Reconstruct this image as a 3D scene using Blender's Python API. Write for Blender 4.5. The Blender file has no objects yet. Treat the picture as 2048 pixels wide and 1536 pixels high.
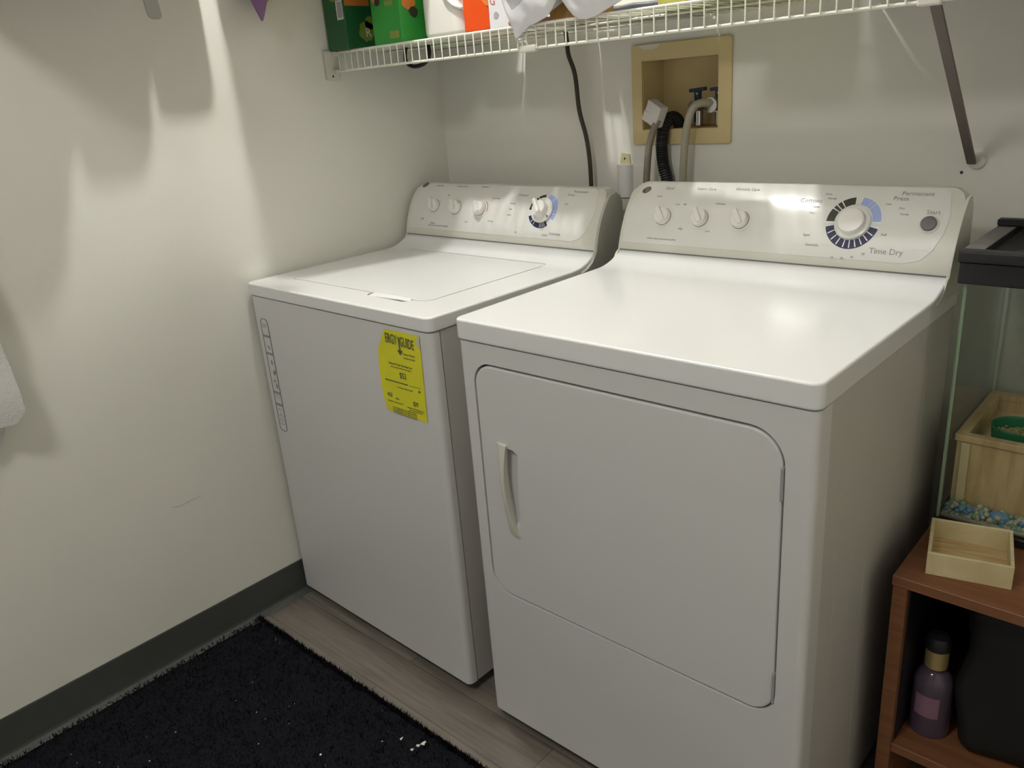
import bpy, bmesh, math, random
from mathutils import Vector, Matrix
random.seed(7)
D = bpy.data; COL = bpy.context.scene.collection
R = math.radians
# ------------------------------------------------------------------ camera
cam_d = D.cameras.new('camera'); cam = D.objects.new('camera', cam_d); COL.objects.link(cam)
cam_d.sensor_fit = 'HORIZONTAL'; cam_d.sensor_width = 36.0; cam_d.lens = 36.0 * 1620.445 / 2048
cam_d.clip_start = 0.02
_r = Vector((0.74189613, 0.66634367, -0.07467428)); _f = Vector((-0.64634482, 0.68107209, -0.34406276)); _u = _r.cross(_f)
M3 = Matrix((_r, _u, -_f)).transposed()
cam.matrix_world = Matrix.Translation((1.8425, -1.7385, 1.3077)) @ M3.to_4x4()
bpy.context.scene.camera = cam
# ------------------------------------------------------------------ world, exposure
sc = bpy.context.scene
sc.view_settings.view_transform = 'Standard'; sc.view_settings.look = 'None'
sc.view_settings.gamma = 1; sc.view_settings.use_curve_mapping = False
sc.view_settings.exposure = 0.18
w = D.worlds.new('world'); sc.world = w; w.use_nodes = True
bgn = w.node_tree.nodes['Background']; bgn.inputs[0].default_value = (1.0, 0.985, 0.965, 1); bgn.inputs[1].default_value = 0.22
BULB = 1250.0            # strength of the bare bulb
LAMP = (0.50, -0.68, 2.40)
FILL_DOME = 44.0              # strength of the dome light added as fill further out in the room

# ------------------------------------------------------------------ materials
def mat(name, col, rough=0.5, metal=0.0, spec=0.5, noise=0.0, nscale=20.0, bump=0.0, bscale=200.0, coat=0.0, trans=0.0, emit=None, alpha=1.0):
    m = D.materials.new(name); m.use_nodes = True; nt = m.node_tree; b = nt.nodes['Principled BSDF']
    b.inputs['Base Color'].default_value = (*col, 1); b.inputs['Roughness'].default_value = rough
    b.inputs['Metallic'].default_value = metal; b.inputs['Specular IOR Level'].default_value = spec
    b.inputs['Coat Weight'].default_value = coat; b.inputs['Coat Roughness'].default_value = 0.12
    b.inputs['Transmission Weight'].default_value = trans
    tc = nt.nodes.new('ShaderNodeTexCoord')
    n = nt.nodes.new('ShaderNodeTexNoise'); n.inputs['Scale'].default_value = nscale; n.inputs['Detail'].default_value = 5
    nt.links.new(tc.outputs['Object'], n.inputs['Vector'])
    mx = nt.nodes.new('ShaderNodeMix'); mx.data_type = 'RGBA'
    k = 1 - noise
    mx.inputs[6].default_value = (*col, 1); mx.inputs[7].default_value = (col[0]*k, col[1]*k, col[2]*k, 1)
    nt.links.new(n.outputs['Fac'], mx.inputs[0]); nt.links.new(mx.outputs[2], b.inputs['Base Color'])
    if bump:
        n2 = nt.nodes.new('ShaderNodeTexNoise'); n2.inputs['Scale'].default_value = bscale; n2.inputs['Detail'].default_value = 3
        nt.links.new(tc.outputs['Object'], n2.inputs['Vector'])
        bp = nt.nodes.new('ShaderNodeBump'); bp.inputs['Strength'].default_value = bump; bp.inputs['Distance'].default_value = 0.002
        nt.links.new(n2.outputs['Fac'], bp.inputs['Height']); nt.links.new(bp.outputs['Normal'], b.inputs['Normal'])
    if emit:
        b.inputs['Emission Color'].default_value = (*emit[0], 1); b.inputs['Emission Strength'].default_value = emit[1]
    return m

def glass_mat(name, tint, refl=0.06):
    m = D.materials.new(name); m.use_nodes = True; nt = m.node_tree
    for n in list(nt.nodes): nt.nodes.remove(n)
    o = nt.nodes.new('ShaderNodeOutputMaterial'); t = nt.nodes.new('ShaderNodeBsdfTransparent'); t.inputs[0].default_value = (*tint, 1)
    g = nt.nodes.new('ShaderNodeBsdfGlossy'); g.inputs['Roughness'].default_value = 0.02
    lw = nt.nodes.new('ShaderNodeLayerWeight'); lw.inputs[0].default_value = 0.5
    pw = nt.nodes.new('ShaderNodeMath'); pw.operation = 'POWER'; pw.inputs[1].default_value = 4.0; nt.links.new(lw.outputs['Facing'], pw.inputs[0])
    fr = nt.nodes.new('ShaderNodeMath'); fr.operation = 'MULTIPLY_ADD'; fr.inputs[1].default_value = 0.5; fr.inputs[2].default_value = 0.03; nt.links.new(pw.outputs[0], fr.inputs[0])
    mx = nt.nodes.new('ShaderNodeMixShader')
    nt.links.new(fr.outputs[0], mx.inputs[0]); nt.links.new(t.outputs[0], mx.inputs[1]); nt.links.new(g.outputs[0], mx.inputs[2]); nt.links.new(mx.outputs[0], o.inputs[0])
    return m

def screen_mat(name, col, open_):
    m = D.materials.new(name); m.use_nodes = True; nt = m.node_tree; b = nt.nodes['Principled BSDF']; o = nt.nodes['Material Output']
    b.inputs['Base Color'].default_value = (*col, 1); b.inputs['Roughness'].default_value = 0.7
    t = nt.nodes.new('ShaderNodeBsdfTransparent'); mx = nt.nodes.new('ShaderNodeMixShader'); mx.inputs[0].default_value = open_
    nt.links.new(b.outputs[0], mx.inputs[1]); nt.links.new(t.outputs[0], mx.inputs[2]); nt.links.new(mx.outputs[0], o.inputs[0])
    return m

def floor_mat():
    m = mat('grey_wood_planks', (0.33, 0.29, 0.24), rough=0.42); nt = m.node_tree; b = nt.nodes['Principled BSDF']
    tc = nt.nodes.new('ShaderNodeTexCoord'); mp = nt.nodes.new('ShaderNodeMapping'); mp.inputs['Location'].default_value = (0.42, 0.02, 0)
    nt.links.new(tc.outputs['Object'], mp.inputs[0])
    br = nt.nodes.new('ShaderNodeTexBrick'); br.inputs['Scale'].default_value = 1.0
    br.inputs['Brick Width'].default_value = 0.91; br.inputs['Row Height'].default_value = 0.105; br.inputs['Mortar Size'].default_value = 0.0012
    br.inputs['Color1'].default_value = (0.20, 0.18, 0.148, 1); br.inputs['Color2'].default_value = (0.145, 0.122, 0.10, 1); br.inputs['Mortar'].default_value = (0.08, 0.07, 0.06, 1)
    nt.links.new(mp.outputs[0], br.inputs['Vector'])
    m2 = nt.nodes.new('ShaderNodeMapping'); m2.inputs['Scale'].default_value = (3, 45, 1); nt.links.new(tc.outputs['Object'], m2.inputs[0])
    n = nt.nodes.new('ShaderNodeTexNoise'); n.inputs['Scale'].default_value = 2.0; n.inputs['Detail'].default_value = 8; nt.links.new(m2.outputs[0], n.inputs['Vector'])
    rp = nt.nodes.new('ShaderNodeMapRange'); rp.inputs[1].default_value = 0.3; rp.inputs[2].default_value = 0.7; rp.inputs[3].default_value = 0.72; rp.inputs[4].default_value = 1.15
    nt.links.new(n.outputs['Fac'], rp.inputs[0])
    mx = nt.nodes.new('ShaderNodeMix'); mx.data_type = 'RGBA'; mx.blend_type = 'MULTIPLY'; mx.inputs[0].default_value = 1
    nt.links.new(br.outputs['Color'], mx.inputs[6]); nt.links.new(rp.outputs[0], mx.inputs[7]); nt.links.new(mx.outputs[2], b.inputs['Base Color'])
    return m

def wood_mat(name, c1, c2, sc_=(2, 30, 30), rough=0.5):
    m = mat(name, c1, rough=rough); nt = m.node_tree; b = nt.nodes['Principled BSDF']
    tc = nt.nodes.new('ShaderNodeTexCoord'); mp = nt.nodes.new('ShaderNodeMapping'); mp.inputs['Scale'].default_value = sc_
    nt.links.new(tc.outputs['Object'], mp.inputs[0])
    n = nt.nodes.new('ShaderNodeTexNoise'); n.inputs['Scale'].default_value = 2.5; n.inputs['Detail'].default_value = 8; n.inputs['Distortion'].default_value = 0.6
    nt.links.new(mp.outputs[0], n.inputs['Vector'])
    rp = nt.nodes.new('ShaderNodeMapRange'); rp.inputs[1].default_value = 0.35; rp.inputs[2].default_value = 0.65; nt.links.new(n.outputs['Fac'], rp.inputs[0])
    mx = nt.nodes.new('ShaderNodeMix'); mx.data_type = 'RGBA'; mx.inputs[6].default_value = (*c1, 1); mx.inputs[7].default_value = (*c2, 1)
    nt.links.new(rp.outputs[0], mx.inputs[0]); nt.links.new(mx.outputs[2], b.inputs['Base Color'])
    return m

M = {}
M['wall'] = mat('painted_wall', (0.79, 0.775, 0.70), rough=0.75, noise=0.05, nscale=3, bump=0.12, bscale=350)
M['ceil'] = mat('ceiling_paint', (0.74, 0.73, 0.69), rough=0.9, noise=0.04)
M['floor'] = floor_mat()
M['base'] = mat('dark_rubber_baseboard', (0.062, 0.068, 0.060), rough=0.6, noise=0.2)
M['strip'] = mat('grey_floor_edge', (0.12, 0.12, 0.11), rough=0.5, noise=0.2)
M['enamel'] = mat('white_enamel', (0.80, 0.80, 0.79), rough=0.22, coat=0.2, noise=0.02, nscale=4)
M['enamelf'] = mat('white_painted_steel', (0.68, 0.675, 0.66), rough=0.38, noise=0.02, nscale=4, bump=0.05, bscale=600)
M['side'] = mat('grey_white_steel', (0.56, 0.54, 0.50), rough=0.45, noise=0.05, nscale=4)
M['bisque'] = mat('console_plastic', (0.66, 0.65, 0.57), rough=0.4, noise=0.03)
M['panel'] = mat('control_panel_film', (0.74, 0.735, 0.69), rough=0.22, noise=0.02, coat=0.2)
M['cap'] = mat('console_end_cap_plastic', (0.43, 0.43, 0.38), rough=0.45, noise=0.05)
M['gap_black'] = mat('black_gap', (0.02, 0.02, 0.022), rough=0.8)
M['gap'] = mat('grey_gap', (0.16, 0.16, 0.17), rough=0.8)
M['knob'] = mat('knob_plastic', (0.78, 0.76, 0.71), rough=0.3, noise=0.02)
M['ink'] = mat('grey_ink', (0.30, 0.30, 0.30), rough=0.6)
M['inkd'] = mat('dark_ink', (0.08, 0.08, 0.09), rough=0.6)
M['navy'] = mat('navy_ink', (0.022, 0.022, 0.075), rough=0.5)
M['lblue'] = mat('light_blue_ink', (0.36, 0.44, 0.76), rough=0.5)
M['olive'] = mat('dark_olive_ink', (0.035, 0.035, 0.02), rough=0.5)
M['white'] = mat('white_print', (0.82, 0.82, 0.80), rough=0.5)
M['red'] = mat('red_print', (0.5, 0.10, 0.10), rough=0.5)
M['greybtn'] = mat('grey_button', (0.13, 0.125, 0.125), rough=0.4)
M['badge'] = mat('bronze_badge', (0.16, 0.12, 0.10), rough=0.35, metal=0.5)
M['chrome'] = mat('chrome', (0.65, 0.65, 0.66), rough=0.18, metal=1.0)
M['yellow'] = mat('yellow_paper', (0.80, 0.76, 0.02), rough=0.55, noise=0.06, nscale=30)
M['paper'] = mat('faded_paper', (0.60, 0.58, 0.45), rough=0.6)
M['vinyl'] = mat('white_vinyl_coated_wire', (0.80, 0.80, 0.68), rough=0.35, noise=0.04)
M['vinylw'] = mat('white_plastic', (0.66, 0.645, 0.57), rough=0.45, noise=0.05)
M['braceg'] = mat('weathered_brace_steel', (0.17, 0.14, 0.12), rough=0.5, noise=0.3, nscale=15)
M['amber'] = mat('yellowed_plastic', (0.66, 0.53, 0.27), rough=0.55, noise=0.1, nscale=15)
M['amberw'] = mat('patch_of_wall_paint', (0.70, 0.68, 0.58), rough=0.7)
M['hose'] = mat('grey_braided_hose', (0.42, 0.38, 0.29), rough=0.5, noise=0.3, nscale=200)
M['hosed'] = mat('brown_grey_braided_hose', (0.27, 0.235, 0.18), rough=0.5, noise=0.4, nscale=200)
M['black'] = mat('black_rubber', (0.006, 0.006, 0.006), rough=0.6)
M['blackp'] = mat('black_plastic', (0.011, 0.010, 0.012), rough=0.45, noise=0.2)
M['mesh'] = screen_mat('dark_mesh_screen', (0.03, 0.03, 0.028), 0.55)
M['rimtop'] = mat('lit_grey_rim', (0.16, 0.15, 0.14), rough=0.6, noise=0.2)  # lit top of the black rim put into a lighter grey
M['bluev'] = mat('blue_valve_handle', (0.02, 0.03, 0.08), rough=0.45)
M['greyp'] = mat('grey_plastic', (0.36, 0.35, 0.36), rough=0.45)
M['cordb'] = mat('brown_cord', (0.055, 0.04, 0.025), rough=0.5, noise=0.5, nscale=80)
M['greend'] = mat('dark_green_card', (0.016, 0.125, 0.04), rough=0.45, noise=0.15, nscale=20)
M['green'] = mat('bright_green_card', (0.03, 0.33, 0.045), rough=0.4, noise=0.12, nscale=20)
M['orange'] = mat('orange_print', (0.72, 0.22, 0.04), rough=0.5, noise=0.1)
M['olprint'] = mat('olive_print', (0.28, 0.34, 0.06), rough=0.5, noise=0.3, nscale=60)
M['greyprint'] = mat('lilac_grey_print', (0.42, 0.38, 0.45), rough=0.5)
M['jug'] = mat('milky_translucent_plastic', (0.86, 0.83, 0.78), rough=0.35, noise=0.05)
M['orb'] = mat('orange_red_plastic', (0.80, 0.085, 0.008), rough=0.3, noise=0.04)
M['foil'] = mat('crumpled_silver_film', (0.62, 0.62, 0.66), rough=0.25, metal=0.35, noise=0.15, nscale=40)
M['foilw'] = mat('white_film', (0.80, 0.79, 0.80), rough=0.3, noise=0.1, nscale=30)
M['purple'] = mat('purple_cloth', (0.26, 0.14, 0.30), rough=0.9, noise=0.2)
M['ycloth'] = mat('pale_yellow_cloth', (0.62, 0.58, 0.34), rough=0.9, noise=0.1)
M['gcloth'] = mat('grey_cloth', (0.25, 0.25, 0.27), rough=0.9, noise=0.3)
M['dgrey'] = mat('dark_grey_pouch', (0.09, 0.095, 0.11), rough=0.5, noise=0.4, nscale=40)
M['brownp'] = mat('brown_packet', (0.42, 0.22, 0.05), rough=0.5, noise=0.4, nscale=60)
M['ypack'] = mat('yellow_green_packet', (0.55, 0.55, 0.12), rough=0.5, noise=0.5, nscale=50)
M['pinkp'] = mat('dusty_pink_packet', (0.42, 0.25, 0.22), rough=0.6, noise=0.4, nscale=40)
M['maroon'] = mat('cream_packet', (0.55, 0.52, 0.42), rough=0.6, noise=0.4, nscale=40)
M['terry'] = mat('white_terry', (0.74, 0.73, 0.70), rough=1.0, noise=0.15, nscale=150, bump=1.0, bscale=300)
M['rug'] = mat('black_shag', (0.013, 0.013, 0.016), rough=1.0, noise=0.4, nscale=30, bump=1.0, bscale=150, spec=0.0)
M['lint'] = mat('pale_lint', (0.6, 0.6, 0.55), rough=0.9)
M['stand'] = wood_mat('orange_brown_veneer', (0.24, 0.098, 0.042), (0.18, 0.070, 0.028))
M['pine'] = wood_mat('pale_pine', (0.62, 0.46, 0.24), (0.50, 0.35, 0.17), (30, 4, 4))
M['pinel'] = wood_mat('cream_bamboo', (0.70, 0.62, 0.36), (0.60, 0.50, 0.27), (8, 60, 8))
M['bowl'] = mat('green_ceramic', (0.03, 0.20, 0.09), rough=0.3, noise=0.15)
M['seed'] = mat('mixed_seed', (0.50, 0.46, 0.22), rough=0.8, noise=0.6, nscale=150)
M['bead_blue'] = mat('blue_pebble', (0.13, 0.28, 0.48), rough=0.3)
M['bead_pale'] = mat('pale_pebble', (0.45, 0.42, 0.32), rough=0.4)
M['bead_green'] = mat('green_pebble', (0.20, 0.32, 0.24), rough=0.4)
M['pane'] = glass_mat('clear_glass', (0.95, 0.965, 0.95))
M['edge'] = mat('green_glass_edge', (0.42, 0.55, 0.40), rough=0.15, noise=0.1)
M['lilac'] = mat('lilac_glass', (0.12, 0.085, 0.12), rough=0.1, noise=0.1, trans=0.3)
M['gold'] = mat('brass_cap', (0.48, 0.36, 0.16), rough=0.35, metal=0.6)
M['bulb'] = mat('glowing_bulb', (1, 1, 1), emit=((1.0, 0.995, 0.965), BULB))
M['dome'] = mat('glowing_fill_dome', (0.9, 0.9, 0.9), emit=((1.0, 0.98, 0.95), FILL_DOME))
M['porc'] = mat('porcelain', (0.8, 0.8, 0.78), rough=0.2)
M['screw'] = mat('dark_screw', (0.05, 0.04, 0.04), rough=0.4)
M['tag'] = mat('clear_grey_plastic', (0.45, 0.45, 0.42), rough=0.3)
M['scuff'] = mat('pencil_scuff', (0.42, 0.40, 0.36), rough=0.9)

# ------------------------------------------------------------------ mesh helpers
def wn(o):
    md = o.modifiers.new('weighted_normal', 'WEIGHTED_NORMAL'); md.keep_sharp = True; md.weight = 100
def obj(name, bm, m, parent=None, smooth=None, **props):
    bmesh.ops.recalc_face_normals(bm, faces=bm.faces)
    me = D.meshes.new(name); bm.to_mesh(me); bm.free()
    ms = m if isinstance(m, (list, tuple)) else [m]
    for x in ms: me.materials.append(x)
    if smooth is not None:
        for p in me.polygons: p.use_smooth = True
        me.set_sharp_from_angle(angle=R(smooth))
    o = D.objects.new(name, me); COL.objects.link(o)
    if smooth is not None and len(me.polygons) < 3000: wn(o)
    if parent: o.parent = parent
    for k, v in props.items(): o[k] = v
    return o
def thing(name, label, cat, loc=(0, 0, 0), rz=0.0, group=None):
    o = D.objects.new(name, None); COL.objects.link(o); o.location = loc; o.rotation_euler = (0, 0, rz)
    o.empty_display_size = 0.05
    o['label'] = label; o['category'] = cat
    if group: o['group'] = group
    return o
def tag(o, label, cat, group=None, kind=None):
    o['label'] = label; o['category'] = cat
    if group: o['group'] = group
    if kind: o['kind'] = kind
    return o
def struct(name, bm, m, parent=None, smooth=None):
    o = obj(name, bm, m, parent, smooth)
    if not parent: o['kind'] = 'structure'
    return o
def bmn(): return bmesh.new()
def _edges(bm, vs):
    s = set(vs); return [e for e in bm.edges if e.verts[0] in s and e.verts[1] in s]
def bx(bm, x0, x1, y0, y1, z0, z1, bev=0.0, seg=2, mtx=None, mi=0):
    r = bmesh.ops.create_cube(bm, size=1.0); vs = r['verts']
    for v in vs: v.co = Vector(((x0+x1)/2 + v.co.x*(x1-x0), (y0+y1)/2 + v.co.y*(y1-y0), (z0+z1)/2 + v.co.z*(z1-z0)))
    nf = set(f for v in vs for f in v.link_faces)
    for f in nf: f.material_index = mi
    if bev > 0:
        r = bmesh.ops.bevel(bm, geom=_edges(bm, vs), offset=bev, segments=seg, profile=0.5, affect='EDGES', clamp_overlap=True)
        vs = list(set(r['verts']) | set(v for v in vs if v.is_valid))
        for f in r['faces']: f.material_index = mi
    if mtx is not None:
        for v in vs: v.co = mtx @ v.co
    return vs
def prism(bm, pts, f3, d0, d1, mi=0):
    """pts: 2d polygon; f3(a, b, d) -> 3d point"""
    A = [bm.verts.new(f3(a, b, d0)) for a, b in pts]; B = [bm.verts.new(f3(a, b, d1)) for a, b in pts]
    n = len(pts); fs = [bm.faces.new(A), bm.faces.new(B[::-1])]
    for i in range(n): fs.append(bm.faces.new((A[i], B[i], B[(i+1) % n], A[(i+1) % n])))
    for f in fs: f.material_index = mi
    bm.normal_update()
    return A + B
def rrect(x0, x1, y0, y1, r, n=6):
    if not isinstance(r, (list, tuple)): r = [r]*4      # order: BL, BR, TR, TL
    out = []
    for (cx, cy, a0), rr in zip(((x0, y0, 180), (x1, y0, 270), (x1, y1, 0), (x0, y1, 90)), r):
        sx = 1 if cx == x0 else -1; sy = 1 if cy == y0 else -1
        ox, oy = cx + sx*rr, cy + sy*rr
        for i in range(n+1):
            a = R(a0 + 90*i/n); out.append((ox + rr*math.cos(a), oy + rr*math.sin(a)))
    return out
def bevel_sharp(bm, vs, off, seg=2, ang=40):
    es = [e for e in _edges(bm, vs) if len(e.link_faces) == 2 and e.calc_face_angle(0) > R(ang)]
    bmesh.ops.bevel(bm, geom=es, offset=off, segments=seg, profile=0.5, affect='EDGES', clamp_overlap=True)
def catmull(pts, n=8):
    P = [Vector(p) for p in pts]; P = [2*P[0]-P[1]] + P + [2*P[-1]-P[-2]]; out = []
    for i in range(1, len(P)-2):
        for k in range(n):
            t = k/n; a, b, c, d = P[i-1], P[i], P[i+1], P[i+2]
            out.append(0.5*((2*b) + (c-a)*t + (2*a-5*b+4*c-d)*t*t + (3*b-a-3*c+d)*t**3))
    out.append(P[-2]); return out
def tube(bm, pts, r, n=8, mi=0, cap=True):
    pts = [Vector(p) for p in pts]; rings = []; prev = None
    for i, p in enumerate(pts):
        t = (pts[min(i+1, len(pts)-1)] - pts[max(i-1, 0)]).normalized()
        if prev is None:
            a = t.orthogonal().normalized()
        else:
            a = prev - t*prev.dot(t); a = a.normalized() if a.length > 1e-6 else t.orthogonal().normalized()
        prev = a; b = t.cross(a); rr = r(i) if callable(r) else r
        rings.append([bm.verts.new(p + (a*math.cos(2*math.pi*k/n) + b*math.sin(2*math.pi*k/n))*rr) for k in range(n)])
    for A, B in zip(rings, rings[1:]):
        for k in range(n):
            f = bm.faces.new((A[k], A[(k+1) % n], B[(k+1) % n], B[k])); f.material_index = mi
    if cap:
        bm.faces.new(rings[0][::-1]).material_index = mi; bm.faces.new(rings[-1]).material_index = mi
def lathe(bm, prof, n=24, mtx=None, mi=0):
    rings = []
    for r_, z in prof:
        ring = [bm.verts.new((r_*math.cos(2*math.pi*k/n), r_*math.sin(2*math.pi*k/n), z)) for k in range(n)]; rings.append(ring)
    for A, B in zip(rings, rings[1:]):
        for k in range(n): bm.faces.new((A[k], A[(k+1) % n], B[(k+1) % n], B[k])).material_index = mi
    bm.faces.new(rings[0][::-1]).material_index = mi; bm.faces.new(rings[-1]).material_index = mi
    if mtx is not None:
        for g in rings:
            for v in g: v.co = mtx @ v.co
def text_into(bm, s, size, mtx, align='CENTER', sx=1.0, mi=0, ext=0.00015):
    cu = D.curves.new('t', 'FONT'); cu.body = s; cu.size = size; cu.extrude = ext; cu.align_x = align; cu.align_y = 'CENTER'; cu.resolution_u = 2
    o = D.objects.new('t', cu); COL.objects.link(o)
    dg = bpy.context.evaluated_depsgraph_get(); me = o.evaluated_get(dg).to_mesh()
    vs = [bm.verts.new(mtx @ Vector((v.co.x*sx, v.co.y, v.co.z))) for v in me.vertices]
    for p in me.polygons:
        try: bm.faces.new([vs[i] for i in p.vertices]).material_index = mi
        except ValueError: pass
    o.evaluated_get(dg).to_mesh_clear(); D.objects.remove(o); D.curves.remove(cu)
def cut(target, cutter):
    """boolean difference, applied"""
    md = target.modifiers.new('b', 'BOOLEAN'); md.operation = 'DIFFERENCE'; md.object = cutter; md.solver = 'EXACT'
    dg = bpy.context.evaluated_depsgraph_get(); dg.update()
    me = D.meshes.new_from_object(target.evaluated_get(dg)); target.modifiers.clear(); old = target.data; target.data = me
    D.meshes.remove(old); me.name = target.name; D.objects.remove(cutter)
def sharpen(o, ang=35):
    for p in o.data.polygons: p.use_smooth = True
    o.data.set_sharp_from_angle(angle=R(ang)); wn(o)
def cutter(pts, f3, d0, d1, parent):
    bm = bmn(); prism(bm, pts, f3, d0, d1); return obj('cutter', bm, [], parent)
XZ = lambda a, b, d: (a, d, b)      # polygon in x/z, extruded along y
XY = lambda a, b, d: (a, b, d)
YZ = lambda a, b, d: (d, a, b)

# ================================================================== THE ROOM
bm = bmn(); bx(bm, -0.12, 3.0, -3.4, 0.12, -0.05, 0.0); struct('floor', bm, M['floor'])
bm = bmn(); bx(bm, -0.12, 3.0, -3.4, 0.12, 2.5, 2.56); struct('ceiling', bm, M['ceil'])
bm = bmn(); bx(bm, -0.12, 0.0, -3.4, 0.12, 0.0, 2.5); struct('wall_left', bm, M['wall'])
OX0, OX1, OZ0, OZ1 = 0.6985, 0.9025, 1.1825, 1.3420
bm = bmn()
for a in ((0, OX0, 0, 2.5), (OX1, 2.75, 0, 2.5), (OX0, OX1, 0, OZ0), (OX0, OX1, OZ1, 2.5)): bx(bm, a[0], a[1], 0.0, 0.12, a[2], a[3])
bmesh.ops.remove_doubles(bm, verts=bm.verts, dist=1e-5); struct('wall_back', bm, M['wall'])
bm = bmn(); bx(bm, 2.62, 2.75, -3.4, 0.0, 0.0, 2.5); struct('wall_right', bm, M['wall'])
# cove baseboard on the left wall
cove = [(0, 0), (0.018, 0), (0.018, 0.003), (0.009, 0.008), (0.005, 0.016), (0.004, 0.094), (0.0025, 0.097), (0, 0.097)]
bm = bmn(); prism(bm, cove, lambda a, b, d: (a, d, b), -3.4, 0.0); struct('baseboard_left', bm, M['base'], smooth=30)
bm = bmn(); prism(bm, cove, lambda a, b, d: (d, -a, b), 0.02, 2.62); struct('baseboard_back', bm, M['base'], smooth=30)
bm = bmn(); bx(bm, 0.018, 0.026, -3.4, -0.02, 0.0, 0.003, 0.001); struct('trim_1', bm, M['strip'])

# ------------------------------------------------------------------ ceiling lamp
t = thing('ceiling_light', 'bare round bulb in a white porcelain holder on the ceiling above the washer', 'lamp', (LAMP[0], LAMP[1], 2.5))
bm = bmn(); lathe(bm, [(0.001, 0), (0.055, 0), (0.055, -0.012), (0.035, -0.03), (0.022, -0.05), (0.001, -0.05)], 32); obj('lamp_holder', bm, M['porc'], t, 40)
bm = bmn(); bmesh.ops.create_uvsphere(bm, u_segments=24, v_segments=16, radius=0.030, matrix=Matrix.Translation((0, 0, -0.078))); obj('bulb', bm, M['bulb'], t, 180, label='glowing round bulb')
t = thing('fill_light', 'added fill light, a round frosted dome on the ceiling in front of the machines', 'lamp', (1.12, -2.20, 2.5))  # made-up ceiling light added to brighten fronts and walls
bm = bmn(); lathe(bm, [(0.001, 0), (0.185, 0), (0.185, -0.02), (0.001, -0.02)], 40); obj('fill_light_plate', bm, M['porc'], t, 40)
bm = bmn(); lathe(bm, [(0.001, -0.0202), (0.17, -0.0202), (0.165, -0.045), (0.14, -0.075), (0.09, -0.098), (0.03, -0.108), (0.001, -0.11)], 40); obj('fill_light_dome', bm, M['dome'], t, 60)

# ================================================================== MACHINES
W = 0.686
def bez(P, s):
    return tuple((1-s)**2*P[0][i] + 2*s*(1-s)*P[1][i] + s*s*P[2][i] for i in (0, 1))
PW = [(.524, .932), (.54, 1.022), (.599, 1.066)]
PD = [(.528, .945), (.55, 1.032), (.612, 1.084)]
def onp(P, u, s, h=0.0, rot=0.0):
    v, z = bez(P, s); v2, z2 = bez(P, s+1e-3); t = Vector((0, v2-v, z2-z)).normalized()
    X = Vector((1, 0, 0)); N = X.cross(t)
    m = Matrix((X, t, N)).transposed().to_4x4(); m.translation = Vector((u, v, z)) + N*h
    return m @ Matrix.Rotation(rot, 4, 'Z')
def console_sections(P, back, zlow, u0, u1, r, inset=0.0, ns=14):
    """list of rings of (u, v, z)"""
    us = [u0 + r*(1-math.cos(R(90*i/6))) for i in range(7)]
    us = us + [u0+u1-x for x in us[::-1]]
    ztop = P[2][1]; rings = []
    for u in us:
        d = min(u-u0, u1-u, r); top = ztop - (r - math.sqrt(max(0, r*r-(r-d)**2)))
        lo, hi = 0.0, 1.0
        for _ in range(30):
            mid = (lo+hi)/2
            if bez(P, mid)[1] < top: lo = mid
            else: hi = mid
        ring = [(P[0][0]-0.0, zlow)] if zlow < P[0][1] else []
        for i in range(ns+1):
            v, z = bez(P, lo*i/ns); ring.append((v, z))
        vt, zt = ring[-1]; rc = 0.010
        for a in (20, 45, 70, 90): ring.append((back-rc + rc*math.sin(R(a)), zt - rc + rc*math.cos(R(a))))
        ring.append((back, zlow))
        rings.append([(u, v, z) for v, z in ring])
    return rings
def loft(bm, rings, mi=0):
    V = [[bm.verts.new(p) for p in rg] for rg in rings]; n = len(V[0])
    for A, B in zip(V, V[1:]):
        for k in range(n): bm.faces.new((A[k], A[(k+1) % n], B[(k+1) % n], B[k])).material_index = mi
    bm.faces.new(V[0][::-1]).material_index = mi; bm.faces.new(V[-1]).material_index = mi
def panel_film(P, outline, h):
    """thin film following the console's curved front; outline in (u, s)"""
    bm = bmn(); S = [s for _, s in outline]; N = 16; s0, s1 = min(S), max(S)
    def span(s):
        xs = []
        for (a, b), (c, d) in zip(outline, outline[1:]+outline[:1]):
            if (b-s)*(d-s) <= 0 and abs(b-d) > 1e-9: xs.append(a + (c-a)*(s-b)/(d-b))
        return min(xs), max(xs)
    rows = []
    ss = sorted(set([s0+1e-4 + (s1-s0-2e-4)*i/40 for i in range(41)]))
    for s in ss:
        a, b = span(s); row = []
        for k in range(N+1): row.append(bm.verts.new(onp(P, a+(b-a)*k/N, s, h).translation))
        rows.append(row)
    for A, B in zip(rows, rows[1:]):
        for k in range(N): bm.faces.new((A[k], A[k+1], B[k+1], B[k]))
    r = bmesh.ops.extrude_face_region(bm, geom=bm.faces[:])
    nv = [g for g in r['geom'] if isinstance(g, bmesh.types.BMVert)]
    for v in nv: v.co += Vector((0, 0.0008, -0.0004))
    return bm
def ring_arc(bm, P, u, s, r0, r1, a0, a1, h=0.0005, mi=0, n=None):
    """arc band on the panel, angles clockwise from the top"""
    m = onp(P, u, s, h); n = n or max(2, int(abs(a1-a0)/5)); A = []
    def bend(x, y): # follow the panel's curve
        v0, z0 = bez(P, s); L = 0.158; return onp(P, u + x, s + y/L, h).translation
    for i in range(n+1):
        a = R(a0 + (a1-a0)*i/n); A.append([bm.verts.new(bend(rr*math.sin(a), rr*math.cos(a))) for rr in (r0, r1)])
    for i in range(n): bm.faces.new((A[i][0], A[i][1], A[i+1][1], A[i+1][0])).material_index = mi
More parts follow.
